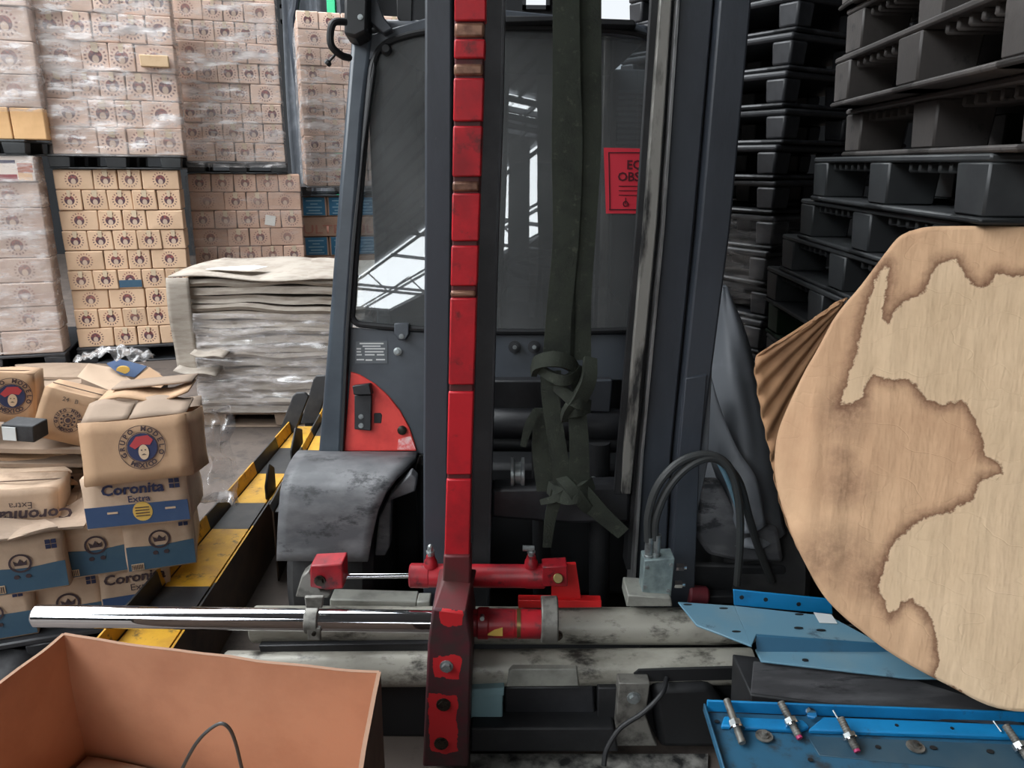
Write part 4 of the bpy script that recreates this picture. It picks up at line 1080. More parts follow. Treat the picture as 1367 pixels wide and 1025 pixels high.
# ------------------------------------------------------------------ heap of used cartons at the left
TXC = {}
def text_data(txt, size, bold=0.0, shear=0.0):
    k = (txt, size, bold, shear)
    if k not in TXC:
        q = text_obj(txt, size, (0, 0, 0), (1, 0, 0), (0, 1, 0), M_ink, None, bold=bold, shear=shear)
        TXC[k] = ([v.co.copy() for v in q.data.vertices], [tuple(p.vertices) for p in q.data.polygons])
        bpy.data.objects.remove(q)
    return TXC[k]
def put_text(mb, txt, size, x, z, y, rot=0.0, bold=0.0, sx=1.0, shear=0.0):
    vs, fs = text_data(txt, size, bold, shear); c, s = math.cos(rot), math.sin(rot)
    mb.add([Vector((x + c * v.x * sx - s * v.y, y, z + s * v.x * sx + c * v.y)) for v in vs], fs)
def flat(mb, pts, y):                # thin printed patch on a carton front (x, z)
    mb.prism([(a, y, b) for a, b in pts], (0, .0012, 0)); return mb
def ell(cx, cz, rx, rz, n=24, a0=0, a1=2 * PI):
    return [(cx + rx * math.cos(a0 + (a1 - a0) * i / n), cz + rz * math.sin(a0 + (a1 - a0) * i / n)) for i in range(n + (0 if a1 - a0 > 6.2 else 1))]
def kid(mb, name, mt, c, **k):
    o = mb.build(name, mt, None, loc=(0, 0, 0), **k); o.parent = c; return o
def ring(mb, cx, cz, r0, r1, y, n=32):
    for i in range(n):
        a, b = 2 * PI * i / n, 2 * PI * (i + 1) / n
        mb.add([(cx + r * math.cos(t), y, cz + r * math.sin(t)) for r, t in ((r0, a), (r1, a), (r1, b), (r0, b))], [(0, 1, 2, 3)])
def round_emblem(c, cx, cz, r, colour=True):
    mb = MB(); ring(mb, cx, cz, r * .97, r, -.0065); ring(mb, cx, cz, r * .66, r * .69, -.0065)
    for i, ch in enumerate('GRUPO MODELO'):
        if ch != ' ':
            a = R(200 - i * 220 / 11.0); put_text(mb, ch, r * .30, cx + r * .83 * math.cos(a), cz + r * .83 * math.sin(a), -.0065, a - PI / 2, .0008)
    for i, ch in enumerate('MEXICO'):
        a = R(238 + i * 64 / 5.0); put_text(mb, ch, r * .30, cx + r * .83 * math.cos(a), cz + r * .83 * math.sin(a), -.0065, a + PI / 2, .0008)
    e = kid(mb, 'emblem_print', M_ink, c, smooth=False)
    if colour:
        o = kid(flat(MB(), ell(cx, cz, r * .64, r * .64), -.0060), 'emblem_disc', M_inkblue, c, smooth=False)
        h = flat(MB(), [(cx - r * .52, cz + r * .12), (cx - r * .2, cz + r * .5), (cx + r * .3, cz + r * .52), (cx + r * .5, cz + r * .3), (cx + r * .35, cz + r * .08), (cx, cz + r * .14), (cx - r * .3, cz - r * .05)], -.0072)
        kid(h, 'emblem_hat', M_inkred, c, smooth=False)
        kid(flat(MB(), ell(cx + r * .05, cz - r * .22, r * .22, r * .34), -.0078), 'emblem_face', M_cream, c, smooth=False)
        b = MB(); flat(b, ell(cx - r * .03, cz - r * .12, r * .035, r * .03, 8), -.0092); flat(b, ell(cx + r * .13, cz - r * .12, r * .035, r * .03, 8), -.0092); flat(b, [(cx - r * .06, cz - r * .34), (cx + r * .16, cz - r * .34), (cx + r * .05, cz - r * .28)], -.0092)
        kid(b, 'emblem_face_lines', M_ink, c, smooth=False)
    else:
        b = MB(); ring(b, cx, cz, r * .30, r * .36, -.0065, 20)
        for i in range(10):
            a = 2 * PI * i / 10; flat(b, ell(cx + r * .47 * math.cos(a), cz + r * .47 * math.sin(a), r * .09, r * .09, 8), -.0065)
        flat(b, ell(cx, cz, r * .18, r * .2, 12), -.0065)
        kid(b, 'emblem_centre', M_ink, c, smooth=False)
def used_box(o, W, D, Hh, rot, mt, label, group=None, name='used_carton', open_top=False, seed=0):
    """hollow, slightly crushed carton; o: middle of its front bottom edge"""
    rnd = random.Random(seed + 5)
    c = empty(name, o, label, 'carton', group); c.rotation_euler = rot
    def warp(p):
        x, y, z = p; q = noise.noise(Vector((x * 9 + seed * 3.1, y * 9, z * 9)))
        return Vector((x + .006 * q, y + (.002 if y < .001 else .008) * noise.noise(Vector((x * 8, seed * 2.0, z * 11))), z + (.008 * q if z > Hh * .5 else 0)))
    fr = MB().grid(lambda u, v: warp((-W / 2 + W * u, 0, Hh * v)), 10, 6)
    n = 4
    body = MB()
    for f in ((lambda u, v: warp((-W / 2 + W * u, 0, Hh * v))), (lambda u, v: warp((W / 2, D * u, Hh * v))), (lambda u, v: warp((W / 2 - W * u, D, Hh * v))), (lambda u, v: warp((-W / 2, D - D * u, Hh * v)))):
        body.grid(f, 8, 5)
    body.grid(lambda u, v: warp((-W / 2 + W * u, D * v, 0)), 4, 4)
    if not open_top: body.grid(lambda u, v: warp((-W / 2 + W * u, D * v, Hh - .012 * math.sin(PI * u) * math.sin(PI * v))), 6, 6)
    kid(body, 'body', mt, c, solid=.005)
    if not open_top:
        t = MB(); t.box((0, D / 2, Hh + .0015), (W * .99, .006, .003)); kid(t, 'top_seam', M_cardedge, c)
    return c
def blue_band(c, W, Hh, hb, mt=None, wave=0.0):
    pts = [(-W * .497, .004), (W * .497, .004)] + [(W * .497 - W * .994 * i / 10, hb + wave * math.cos(PI * i / 5.0)) for i in range(11)]
    return kid(flat(MB(), pts, -.0050), 'blue_band', mt or M_teal, c, smooth=False)
def crest(c, cx, cz, r, mt):
    mb = MB(); ring(mb, cx, cz, r * .8, r, -.0078, 24); flat(mb, [(cx - r * .5, cz - r * .25), (cx + r * .5, cz - r * .25), (cx + r * .6, cz + r * .3), (cx + r * .25, cz), (cx, cz + r * .45), (cx - r * .25, cz), (cx - r * .6, cz + r * .3)], -.0072)
    for s in (-1, 1): flat(mb, ell(cx + s * r * .5, cz - r * 1.45, r * .25, r * .22, 10), -.0072)
    kid(mb, 'crest_print', mt, c, smooth=False)
def corner_print(c, x, z, s, mt):
    mb = MB()
    for i in range(2):
        for j in range(2): flat(mb, [(x + i * s * .55, z + j * s * .55), (x + i * s * .55 + s * .45, z + j * s * .55), (x + i * s * .55 + s * .45, z + j * s * .55 + s * .45), (x + i * s * .55, z + j * s * .55 + s * .45)], -.0062)
    kid(mb, 'corner_print', mt, c, smooth=False)
def barcode(c, x, z, w_, h_):
    kid(flat(MB(), [(x, z), (x + w_, z), (x + w_, z + h_), (x, z + h_)], -.0068), 'barcode_label', M_cream, c, smooth=False)
    mb = MB()
    for i in range(7): flat(mb, [(x + w_ * (i + .3) / 7.4, z + h_ * .1), (x + w_ * (i + .7) / 7.4, z + h_ * .1), (x + w_ * (i + .7) / 7.4, z + h_ * .9), (x + w_ * (i + .3) / 7.4, z + h_ * .9)], -.0082)
    kid(mb, 'barcode_lines', M_ink, c, smooth=False)
YW = R(20)
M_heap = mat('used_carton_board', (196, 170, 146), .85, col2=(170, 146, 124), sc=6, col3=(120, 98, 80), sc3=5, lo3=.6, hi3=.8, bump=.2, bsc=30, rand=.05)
M_heap2 = mat('tan_used_carton_board', (184, 150, 118), .85, col2=(164, 132, 104), sc=6, col3=(116, 90, 70), sc3=5, lo3=.6, hi3=.8, bump=.2, bsc=30)
def heap_front(px, py, z): return PZ(px, py, z)
hu = Vector((math.cos(YW), math.sin(YW), 0)); hvv = Vector((-hu.y, hu.x, 0))
H0 = .185
pallet(PZ(20, 852, .14) + hu * .10 - Vector((0, 0, .14)) - hvv * .015, hu, .80, .8, .135, M_pallet2, 'black plastic pallet on the floor under the heap of used cartons')
bx_ = []
def std(px, py, z, label, W=.2, D=.3, seed=0, mt=None, yaw=0):
    c = used_box(PZ(px, py, z), W, D, H0 - .003, (0, 0, YW + yaw), mt or M_heap, label, 'used cartons of the heap', seed=seed); return c
c = std(3, 852, .14, 'used blue-banded carton with crest, bottom left of the heap', seed=1); blue_band(c, .2, H0, .085); crest(c, -.01, .095, .03, M_ink); corner_print(c, .05, .14, .028, M_inkblue)
c = std(96, 830, .14, 'used pale carton behind the chrome rod end, bottom row of the heap', seed=2); blue_band(c, .2, H0, .06); crest(c, 0, .075, .035, M_ink); corner_print(c, .06, .13, .028, M_inkblue)
c = std(187, 822, .14, 'used blue-banded carton in bottom row beside the yellow rail', seed=3, W=.205); blue_band(c, .205, H0, .085, M_blueprint)
mb = MB(); put_text(mb, 'Coronita', .05, .0, .148, -.0075, bold=.0012, shear=.1); put_text(mb, 'Extra', .034, .02, .112, -.0075); kid(mb, 'lettering', M_ink, c, smooth=False)
c = std(40, 789, .33, 'blue-banded carton with crest at the left of the second heap row', W=.215, seed=4); blue_band(c, .215, H0, .085, wave=.004); crest(c, -.01, .10, .031, M_ink); corner_print(c, .062, .135, .03, M_inkblue); barcode(c, -.1, .008, .04, .026)
c = std(134, 766, .33, 'blue-banded carton with torn top, middle of the second heap row', seed=5); blue_band(c, .2, H0, .09, wave=.004); crest(c, 0, .105, .032, M_ink); barcode(c, -.092, .008, .036, .022)
c = std(218, 757, .33, 'blue-banded carton at the right of the second heap row', seed=6); blue_band(c, .2, H0, .085, wave=.003); crest(c, 0, .105, .032, M_ink); corner_print(c, .06, .14, .028, M_inkblue); barcode(c, -.09, .006, .036, .022)
c = used_box(PZ(187, 700, .52), .295, .2, .158, (R(-2), R(-1.5), YW - R(8)), M_heap, 'wide carton with blue band and yellow seal under the emblem box', 'used cartons of the heap', seed=7)
blue_band(c, .295, .158, .07, M_blueprint, .0)
mb = MB(); put_text(mb, 'Coronita', .046, -.005, .120, -.0078, bold=.0014, shear=.1, sx=1.05); put_text(mb, 'Extra', .030, .01, .087, -.0078, bold=.0004); kid(mb, 'lettering', M_inkblue, c, smooth=False)
kid(flat(MB(), ell(.015, .045, .028, .031, 26), -.0066), 'yellow_seal', M_gold, c, smooth=False)
mb = MB()
for k in range(4): flat(mb, [(-.005, .03 + k * .009), (.035, .03 + k * .009), (.035, .0325 + k * .009), (-.005, .0325 + k * .009)], -.0084)
kid(mb, 'seal_print', M_ink, c, smooth=False)
for xq in (-.085, .08): kid(flat(MB(), [(xq, .045), (xq + .03, .045), (xq + .03, .051), (xq, .051)], -.0068), 'band_print', M_cream, c, smooth=False)
corner_print(c, .10, .112, .03, M_inkblue)
c = used_box(PZ(187, 641, .683), .30, .2, .185, (R(-12), R(-4), YW - R(10)), M_heap2, 'crushed tan carton showing a large round coloured emblem, top of the heap', None, seed=8, open_top=True)
round_emblem(c, .02, .098, .066)
for k, (x, z, w_, a, b) in enumerate(((-.08, .185, .13, 30, .10), (.07, .185, .16, 22, .12))):
    f = MB(); f.grid(lambda u, v: Vector((x - w_ / 2 + w_ * u, .01 + b * v * math.cos(R(a)), z + b * v * math.sin(R(a)) + .01 * math.sin(u * 5) * v)), 6, 4); kid(f, 'flap', M_carddk, c, solid=.005)
f = MB(); f.grid(lambda u, v: Vector((-.13 + .27 * u, .10 + .12 * v, .235 + .03 * v + .012 * math.sin(u * 7))), 8, 4); kid(f, 'flap', M_heap2, c, solid=.005)
f = MB(); f.grid(lambda u, v: Vector((-.10 + .24 * u, .16 + .1 * v, .27 + .02 * v)), 8, 4); kid(f, 'flap', M_carddk, c, solid=.005)
# cartons behind the front row, seen by their dark right ends
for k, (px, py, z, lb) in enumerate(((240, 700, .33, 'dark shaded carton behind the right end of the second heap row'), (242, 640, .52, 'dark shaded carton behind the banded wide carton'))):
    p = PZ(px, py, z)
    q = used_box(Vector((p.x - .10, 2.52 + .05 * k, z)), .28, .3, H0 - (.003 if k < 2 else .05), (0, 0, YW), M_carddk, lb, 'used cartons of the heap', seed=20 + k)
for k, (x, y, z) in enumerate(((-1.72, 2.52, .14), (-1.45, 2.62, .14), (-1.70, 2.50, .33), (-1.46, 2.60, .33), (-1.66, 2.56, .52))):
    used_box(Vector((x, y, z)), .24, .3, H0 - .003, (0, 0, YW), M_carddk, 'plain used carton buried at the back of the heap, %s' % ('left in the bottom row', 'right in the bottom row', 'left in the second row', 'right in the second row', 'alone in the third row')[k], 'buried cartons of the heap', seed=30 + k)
c = used_box(PY(78, 588, 2.42), .165, .2, .165, (R(-8), R(21), YW - R(4)), M_heap2, 'tilted tan carton with a line-drawn round emblem on the heap', None, seed=9)
round_emblem(c, .01, .075, .042, False)
mb = MB(); put_text(mb, '24   B', .02, .0, .142, -.0065, bold=.0005); kid(mb, 'lettering', M_cardedge, c, smooth=False)
c = used_box(PY(0, 562, 2.45), .2, .2, .16, (R(-8), R(6), YW + R(3)), M_heap2, 'tan carton with coloured emblem, cut by the left photo edge', None, seed=10)
round_emblem(c, .035, .085, .062)
mb = MB().box(PY(34, 573, 2.33), (.10, .08, .055), Matrix.Rotation(R(4), 3, 'Y')); o = mb.build('folded_carton', M_trash, None, loc=PY(34, 573, 2.33), bevel=.004)
tag(o, 'small dark folded carton with a white sticker on the heap', 'carton')
kid(MB().box((-.025, -.043, .0), (.042, .003, .044), Matrix.Rotation(R(4), 3, 'Y')), 'sticker', M_label, o)
c = used_box(PY(20, 700, 2.16), .24, .2, .11, (R(-6), R(4), YW), M_heap, 'squashed pale carton with upside-down lettering at the left of the heap', None, seed=11)
mb = MB(); put_text(mb, 'Coronita', .05, .06, .03, -.0085, PI, .0014, 1.1, .1); put_text(mb, 'Extra', .03, .02, .062, -.0085, PI); kid(mb, 'lettering', M_ink, c, smooth=False)
# flattened cartons
def board(pts, z, th, mt, label, name='flattened_carton', cat='cardboard', sag=.01, group=None):
    ps_ = [PZ(x, y, z + (dz[0] if dz else 0)) for x, y, *dz in pts]
    a, b, c_, d = ps_
    mb = MB(); mb.grid(lambda u, v: (a.lerp(b, u)).lerp(d.lerp(c_, u), v) + Vector((0, 0, sag * math.sin(u * 5 + v * 3))), 10, 6)
    o = mb.build(name, mt, None, loc=(a + c_) / 2, solid=th, smooth=False)
    return tag(o, label, cat, group)
gF = 'flattened cartons of the heap'
PILE = [((-40, 560), (52, 575), (126, 604), (-40, 600), .665, 'topmost flattened carton of the pile at the left edge'),
        ((-40, 578), (40, 588), (108, 614), (-40, 612), .64, 'second flattened carton down in the left pile'),
        ((-40, 586), (70, 590), (124, 622), (-40, 620), .62, 'third flattened carton down in the left pile'),
        ((-40, 600), (50, 602), (96, 630), (-40, 632), .60, 'fourth flattened carton down in the left pile'),
        ((-40, 606), (64, 606), (116, 634), (-40, 640), .58, 'fifth flattened carton down in the left pile'),
        ((-40, 622), (60, 618), (104, 646), (-40, 650), .56, 'bottom flattened carton of the left pile, above the lettered box')]
for k, (a_, b_, c2, d_, z, lb) in enumerate(PILE):
    q_ = (.012, -.02, .0, .016, -.012, .008)[k]
    board([(*a_, q_), (*b_, .012 - q_), (*c2, -.022 + q_), (*d_, 0)], z, (.016, .009, .014, .008, .012, .01)[k], (M_carddk, M_heap2, M_carddk, M_heap)[k % 4], lb, group=gF, sag=.002)
board([(10, 722), (60, 690), (128, 660), (112, 704)], .525, .007, M_carddk, 'grey cardboard flap lying over the second heap row', 'cardboard_flap', 'cardboard flap')
board([(-40, 700), (60, 690), (78, 708), (-40, 722)], .535, .007, M_carddk, 'grey cardboard strip below the upside-down lettered box', 'cardboard_flap', 'cardboard flap')
board([(-30, 496), (110, 490), (150, 512), (-30, 520)], .03, .02, M_carddk, 'flattened carton on the floor behind the heap', group=gF)
board([(20, 488), (190, 486), (215, 502), (30, 504)], .055, .02, M_carddk, 'rearmost flattened carton on the floor below the stacked pallets', group=gF)
board([(120, 520), (185, 512), (215, 540), (135, 548)], .70, .008, M_carddk, 'flattened carton between the tilted and emblem cartons', group=gF)
# opened box with a blue panel, in a clear bag
YO = 2.75
ob_ = empty('opened_carton', PY(165, 528, YO), 'opened carton with blue and yellow printed panel in clear bag', 'carton')
def facet(name, pts, mt, th=.006):
    mb = MB(); mb.prism([PY(x, y, Y) for x, y, Y in pts], (0, .005, .003)); return mb.build(name, mt, ob_, .001)
facet('panel', [(103, 503, YO - .02), (117, 486, YO + .06), (150, 492, YO + .08), (186, 516, YO + .02), (206, 529, YO - .05), (160, 527, YO - .08)], M_heap)
facet('panel', [(172, 513, YO - .01), (199, 491, YO + .06), (224, 509, YO + .04), (205, 528, YO - .06)], M_heap2)
bp_ = facet('blue_panel', [(142, 486, YO + .07), (158, 480, YO + .12), (196, 490, YO + .14), (180, 504, YO + .05), (160, 500, YO + .03)], M_blueprint)
yq = MB(); yq.prism([PY(164 + 9 * math.cos(t * PI / 8), 494 + 5 * math.sin(t * PI / 8), YO + .045) for t in range(16)], (0, .004, .002)); yq.build('yellow_seal', M_gold, bp_, smooth=False)
facet('panel', [(204, 529, YO - .04), (224, 510, YO + .05), (223, 526, YO + .06)], M_trash)
facet('panel', [(108, 500, YO + .1), (118, 486, YO + .14), (196, 491, YO + .2), (224, 508, YO + .12), (222, 540, YO + .12), (110, 540, YO + .1)], M_carddk)
bg_ = MB(); 
bpts = [(104, 486), (118, 470), (150, 463), (178, 470), (196, 484), (190, 498), (150, 488), (115, 498)]
bc = PY(150, 480, YO + .02)
bg_.grid(lambda u, v: bc + Vector((-.13 + .26 * u, .10 * v - .03 + .02 * noise.noise(Vector((u * 6, v * 5, 1))), .045 * math.sin(PI * u) * (1 - abs(v - .5)) + .03 * noise.noise(Vector((u * 9, v * 7, 4))))), 26, 14)
tag(bg_.build('plastic_bag', M_film, None, loc=bc, angle=80), 'crumpled clear plastic bag over the opened carton on the heap', 'plastic bag')
hb = MB(); q0 = PY(276, 545, 2.42)
hb.grid(lambda u, v: q0 + Vector((-.06 + .14 * u + .02 * noise.noise(Vector((u * 5, v * 8, 7))), .1 * noise.noise(Vector((u * 4, v * 4, 2))), -.34 * v)), 14, 24)
tag(hb.build('film_scrap', M_film, None, loc=q0 - Vector((0, 0, .3)), angle=80), 'torn clear film hanging at the right end of the heap', 'plastic wrap')
# black litter at the foot of the heap
lt_ = MB(); lq = PZ(10, 900, .0)
lt_.grid(lambda u, v: lq + Vector((-.25 + .42 * u, -.16 + .3 * v, .10 * math.sin(PI * u) * math.sin(PI * v) + .03 * noise.noise(Vector((u * 7, v * 7, 3))) + .01)), 18, 14)
tag(lt_.build('plastic_bag', M_trash, None, loc=lq, solid=.003), 'crumpled black plastic lying in front of the heap', 'plastic bag')

# ------------------------------------------------------------------ yellow and black guard rail channels
def guard(webL, webR, z, fl, hgt, bounds, label, name='guard_rail'):
    L = [PZ(x, y, z) for x, y in webL]; Rr = [PZ(x, y, z) for x, y in webR]
    a0, a1 = L[0], L[1]; b0, b1 = Rr[0], Rr[1]
    root = empty(name, ((a0.x + b0.x) / 2, a0.y, 0), label, 'guard rail')
    da = (a1 - a0); db = (b1 - b0)
    def pA(t): return a0 + da * t
    def pB(t): return b0 + db * t
    for (t0, t1, cl_) in bounds:
        mt = M_yellow if cl_ == 'y' else M_guardblk
        mb = MB(); mb.prism([pA(t0), pB(t0), pB(t1), pA(t1)], (0, 0, -.008)); mb.build('yellow_stripe' if cl_ == 'y' else 'black_stripe', mt, root, .001)
        for pp, sgn in ((pA, -1), (pB, 1)):
            e = Vector((sgn * .006, 0, 0))
            mb = MB(); mb.prism([pp(t0) + e, pp(t1) + e, pp(t1) + e + Vector((sgn * .01, 0, fl if sgn < 0 else fl * .25)), pp(t0) + e + Vector((sgn * .01, 0, fl if sgn < 0 else fl * .25))], (sgn * .006, 0, 0)); mb.build('yellow_lip' if cl_ == 'y' else 'black_lip', mt, root)
    t0, t1 = bounds[0][0], bounds[-1][1]
    for pp, sgn in ((pA, -1), (pB, 1)):
        e = Vector((sgn * .006, 0, 0))
        q0, q1 = pp(t0) + e, pp(t1) + e
        mb = MB(); mb.prism([q0, q1, Vector((q1.x, q1.y, z - hgt)), Vector((q0.x, q0.y, z - hgt))], (sgn * .006, 0, 0)); mb.build('side_plate', M_guardbrn, root)
    return root, pA, pB
# stripes located by where their ends fall along the rail
gl, gr = ((150, 865), (345, 632)), ((225, 865), (381, 632))
la, lb_ = PZ(150, 865, .25), PZ(345, 632, .25)
def tt(y, x=None):
    best = min(range(0, 141), key=lambda k: abs(proj_y(la.lerp(lb_, k / 100.0)) - y)); return best / 100.0
def proj_y(p):
    v = p - ORG; return 512.5 - FOC * v.dot(UP) / v.dot(FW)
ts = [tt(y) for y in (838, 783, 705, 672, 632)]
G1, gA, gB = guard(gl, gr, .25, .055, .25, [(-.06, ts[0], 'y'), (ts[0], ts[1], 'k'), (ts[1], ts[2], 'y'), (ts[2], ts[3], 'k'), (ts[3], ts[4], 'y'), (ts[4], ts[4] + .25, 'k'), (ts[4] + .25, ts[4] + .5, 'y')], 'long yellow and black striped steel guard rail on the floor left of forklift')
for t, w_ in ((ts[3] + .02, .10), (ts[4] + .1, .16)):
    p = gB(t); mb = MB(); mb.prism([p + Vector((-.01, 0, 0)), p + Vector((-.01, w_ * 1.2, 0)), p + Vector((-.01, w_ * 1.2, .10)), p + Vector((-.01, w_ * .6, .14)), p + Vector((-.01, 0, .06))], (.012, 0, 0)); mb.build('end_tab', M_guardblk, G1, .006)
G2, hA, hB_ = guard(((375, 668), (432, 560)), ((392, 668), (446, 560)), .30, .03, .30, [(-.1, .12, 'k'), (.12, .32, 'y'), (.32, .52, 'k'), (.52, .75, 'y'), (.75, 1.0, 'k'), (1.0, 1.35, 'y')], 'second yellow and black rail hidden beside the forklift fender')
for k, (px, py, Y, w_, h_, lb2) in enumerate(((383, 577, 3.75, .085, .20, 'upright black steel plate at the far end of the striped rail'), (412, 566, 3.95, .09, .26, 'leaning black steel plate behind the forklift pillar'))):
    p = PY(px, py, Y); mb = MB(); lean = .07
    b0 = Vector((p.x, p.y, p.z))
    mb.prism([b0 + Vector((-w_ / 2, 0, 0)), b0 + Vector((w_ / 2, 0, 0)), b0 + Vector((w_ / 2 + lean, .05, h_ * .9)), b0 + Vector((w_ / 2 + lean - .02, .05, h_)), b0 + Vector((-w_ / 2 + lean + .02, .05, h_)), b0 + Vector((-w_ / 2 + lean, .05, h_ * .9))], (0, .02, 0))
    mb.box((p.x, p.y + .03, p.z / 2), (.05, .04, p.z))
    tag(mb.build('steel_plate', M_guardblk, None, loc=(p.x, p.y, 0), bevel=.006), lb2, 'steel plate')

# ------------------------------------------------------------------ big open box in front
bxr = .5
C1, C2 = PZ(85, 846, bxr), PZ(506, 897, bxr)
dl = (PZ(0, 906, bxr) - C1).normalized(); dr = (PZ(480, 1020, bxr) - C2); dr.z = 0; dr.normalize()
C0, C3 = C1 + dl * .62, C2 + dr * .62
BX = empty('open_box', ((C1 + C2) / 2).xy.to_3d(), 'large open orange-brown cardboard box in the front left corner', 'box')
def wall(a, b, nm, mt=M_cardin, dent=.006):
    inw = Vector((-(b - a).y, (b - a).x, 0)).normalized()
    g = MB(); ctr = (C0 + C1 + C2 + C3) / 4
    if inw.dot(ctr - a) < 0: inw = -inw
    nu, nv = 24, 8
    def fn(th):
        return lambda u, v: a.lerp(b, u) * 1.0 + Vector((0, 0, -bxr * (1 - v) + (.005 * noise.noise(Vector((u * 7, 3, 1))) - .010 * math.sin(PI * u) if v > .99 else 0))) + inw * (th + dent * noise.noise(Vector((u * 3, v * 2, 5))))
    g.grid(fn(.004), nu, nv)
    i_ = g.build(nm, mt, BX, solid=0)
    g2 = MB(); g2.grid(fn(-.004), nu, nv); g2.build('outer_face', M_cardedge, BX)
    e = MB(); f0, f1 = fn(.0045), fn(-.0045); e.grid(lambda u, v: f0(u, 1).lerp(f1(u, 1), v) + Vector((0, 0, .0008)), nu, 1); e.build('cut_edge', mat('cut_cardboard_edge', (152, 118, 96), .85), BX)
    return i_
wall(C1, C2, 'back_wall'); wall(C0, C1, 'left_wall'); wall(C2, C3, 'right_wall'); wall(C3, C0, 'front_wall')
mb = MB(); mb.prism([Vector((p.x, p.y, .0)) for p in (C0, C1, C2, C3)], (0, 0, .006)); mb.build('bottom', M_cardin, BX)
ins_ = MB(); cc = (C0 + C1 + C2 + C3) / 4
def inn(p, z, k=.94): q = cc.lerp(p, k); return Vector((q.x, q.y, z))
ins_.grid(lambda u, v: inn(C0, 0).lerp(inn(C3, 0), u).lerp(inn(C1, 0).lerp(inn(C2, 0), u), v) + Vector((0, 0, .13 + .012 * noise.noise(Vector((u * 6, v * 6, 9))) + .03 * (1 - u) * v)), 24, 24)
o = ins_.build('folded_cardboard', M_heap, None, loc=inn(cc, .2, 1), solid=.01); tag(o, 'pale folded cardboard lying inside the large open box', 'cardboard')
q = MB(); q.tube(smooth_path([PY(236, 1040, 1.40), PY(262, 992, 1.40), PY(288, 968, 1.41), PY(303, 969, 1.41), PY(314, 990, 1.41), PY(326, 1040, 1.40)], 30), .004, 8)
tag(q.build('packing_strap', M_hose, None, loc=PY(290, 1020, 1.40)), 'dark loop of packing strap rising from the large open box', 'strap')

# ------------------------------------------------------------------ pallet stacks on the right
HD = R(4.7)
un = Vector((-math.sin(HD), -math.cos(HD), 0))
def far_end(x, y, Y): p = PY(x, y, Y); return Vector((p.x, p.y, 0))
HP = 1.632 / 11
fars = {3: (1117, 27, 2.70, 2), 2: (1122, 85, 2.66, -1), 1: (1107, 148, 2.62, 1), 0: (1122, 209, 2.65, 0), -1: (1082, 253, 2.88, -1), -2: (1066, 293, 3.02, -2), -3: (1042, 335, 3.2, -3), -4: (1022, 375, 3.34, -3)}
names = {3: 'topmost', 2: 'second from the top', 1: 'third from the top', 0: 'fourth from the top', -1: 'fifth from the top', -2: 'sixth from the top', -3: 'seventh from the top', -4: 'eighth from the top', -5: 'ninth from the top', -6: 'fifth from the floor', -7: 'fourth from the floor', -8: 'third from the floor', -9: 'second from the floor', -10: 'lowest on the floor'}
for k in range(4, -11, -1):
    zb = 1.632 + HP * k - (0 if k >= 0 else 0)
    if k in fars: x, y, Y, yw = fars[k]; e = far_end(x, y, Y)
    elif k > 3: e = far_end(1126, 40, 2.7); yw = 0
    else: e = Vector((1.13, 3.36 + .02 * ((k * 7) % 3), 0)); yw = -3
    a = HD + R(yw); u_ = Vector((-math.sin(a), -math.cos(a), 0))
    if k > 3: lb = 'black plastic pallet above the photo edge, crowning the near right stack'
    elif k >= -4: lb = 'dusty dark plastic pallet, %s in the near right stack' % names[k]
    elif k == -5: lb = 'dark green plastic pallet low in the near right stack'
    else: lb = 'dark plastic pallet, %s in the near right stack' % names[k]
    W_ = 1.2
    pallet(Vector((e.x, e.y, zb)) + u_ * W_ / 2, u_, W_, 1.0, HP - .001, M_pallet if k >= 0 else (M_palletgrn if k == -5 else M_palletdk), lb, 'pallets of the near right stack', 'ribbed')
cf = PY(1052, 100, 3.75); uf = Vector((math.cos(R(32)), math.sin(R(32)), 0))
zs_ = [PY(x, y, 3.75).z for x, y in ((1066, -12), (1065, 42), (1055, 94), (1048, 138), (1043, 180), (1036, 234), (1030, 287))]
hfar = (zs_[0] - zs_[-1]) / 6
zb0 = zs_[-1] - hfar * int(zs_[-1] / hfar); base_n = int(zs_[-1] / hfar)
h2 = zs_[-1] / base_n
nf = 0
for k in range(base_n + 8):
    zb = k * h2 if k < base_n else zs_[-1] + (k - base_n) * hfar
    hh = h2 if k < base_n else hfar
    yw = random.uniform(-.02, .02)
    a = R(32) + yw; u_ = Vector((math.cos(a), math.sin(a), 0))
    o = Vector((cf.x, cf.y, zb)) + u_ * .5 + Vector((random.uniform(-.02, .02), 0, 0))
    lvl = ORD[k - base_n] if k >= base_n else ''
    lb = ('round-cornered black pallet, %s above the film band in the far right stack' % lvl) if k >= base_n else 'film-wrapped black pallet, %s from the floor in the far right stack' % ORD[k]
    pallet(o, u_, 1.0, 1.2, hh - .001, M_pallet2, lb, 'pallets of the far right stack', 'round')
fF = Face(Vector((cf.x, cf.y, 0)), R(32))
film(fF, -.01, 1.01, zs_[-1] - 2.6 * h2, zs_[-1] - .01, 'glossy clear film band around the lower far right pallets', M_filmdk, amp=.012, depth=1.2)
film(fF, -.015, 1.015, .15, zs_[-1] - 2.8 * h2, 'dark stretch film around the bottom of the far right pallets', M_filmdk, amp=.03, depth=1.2, off=.05)

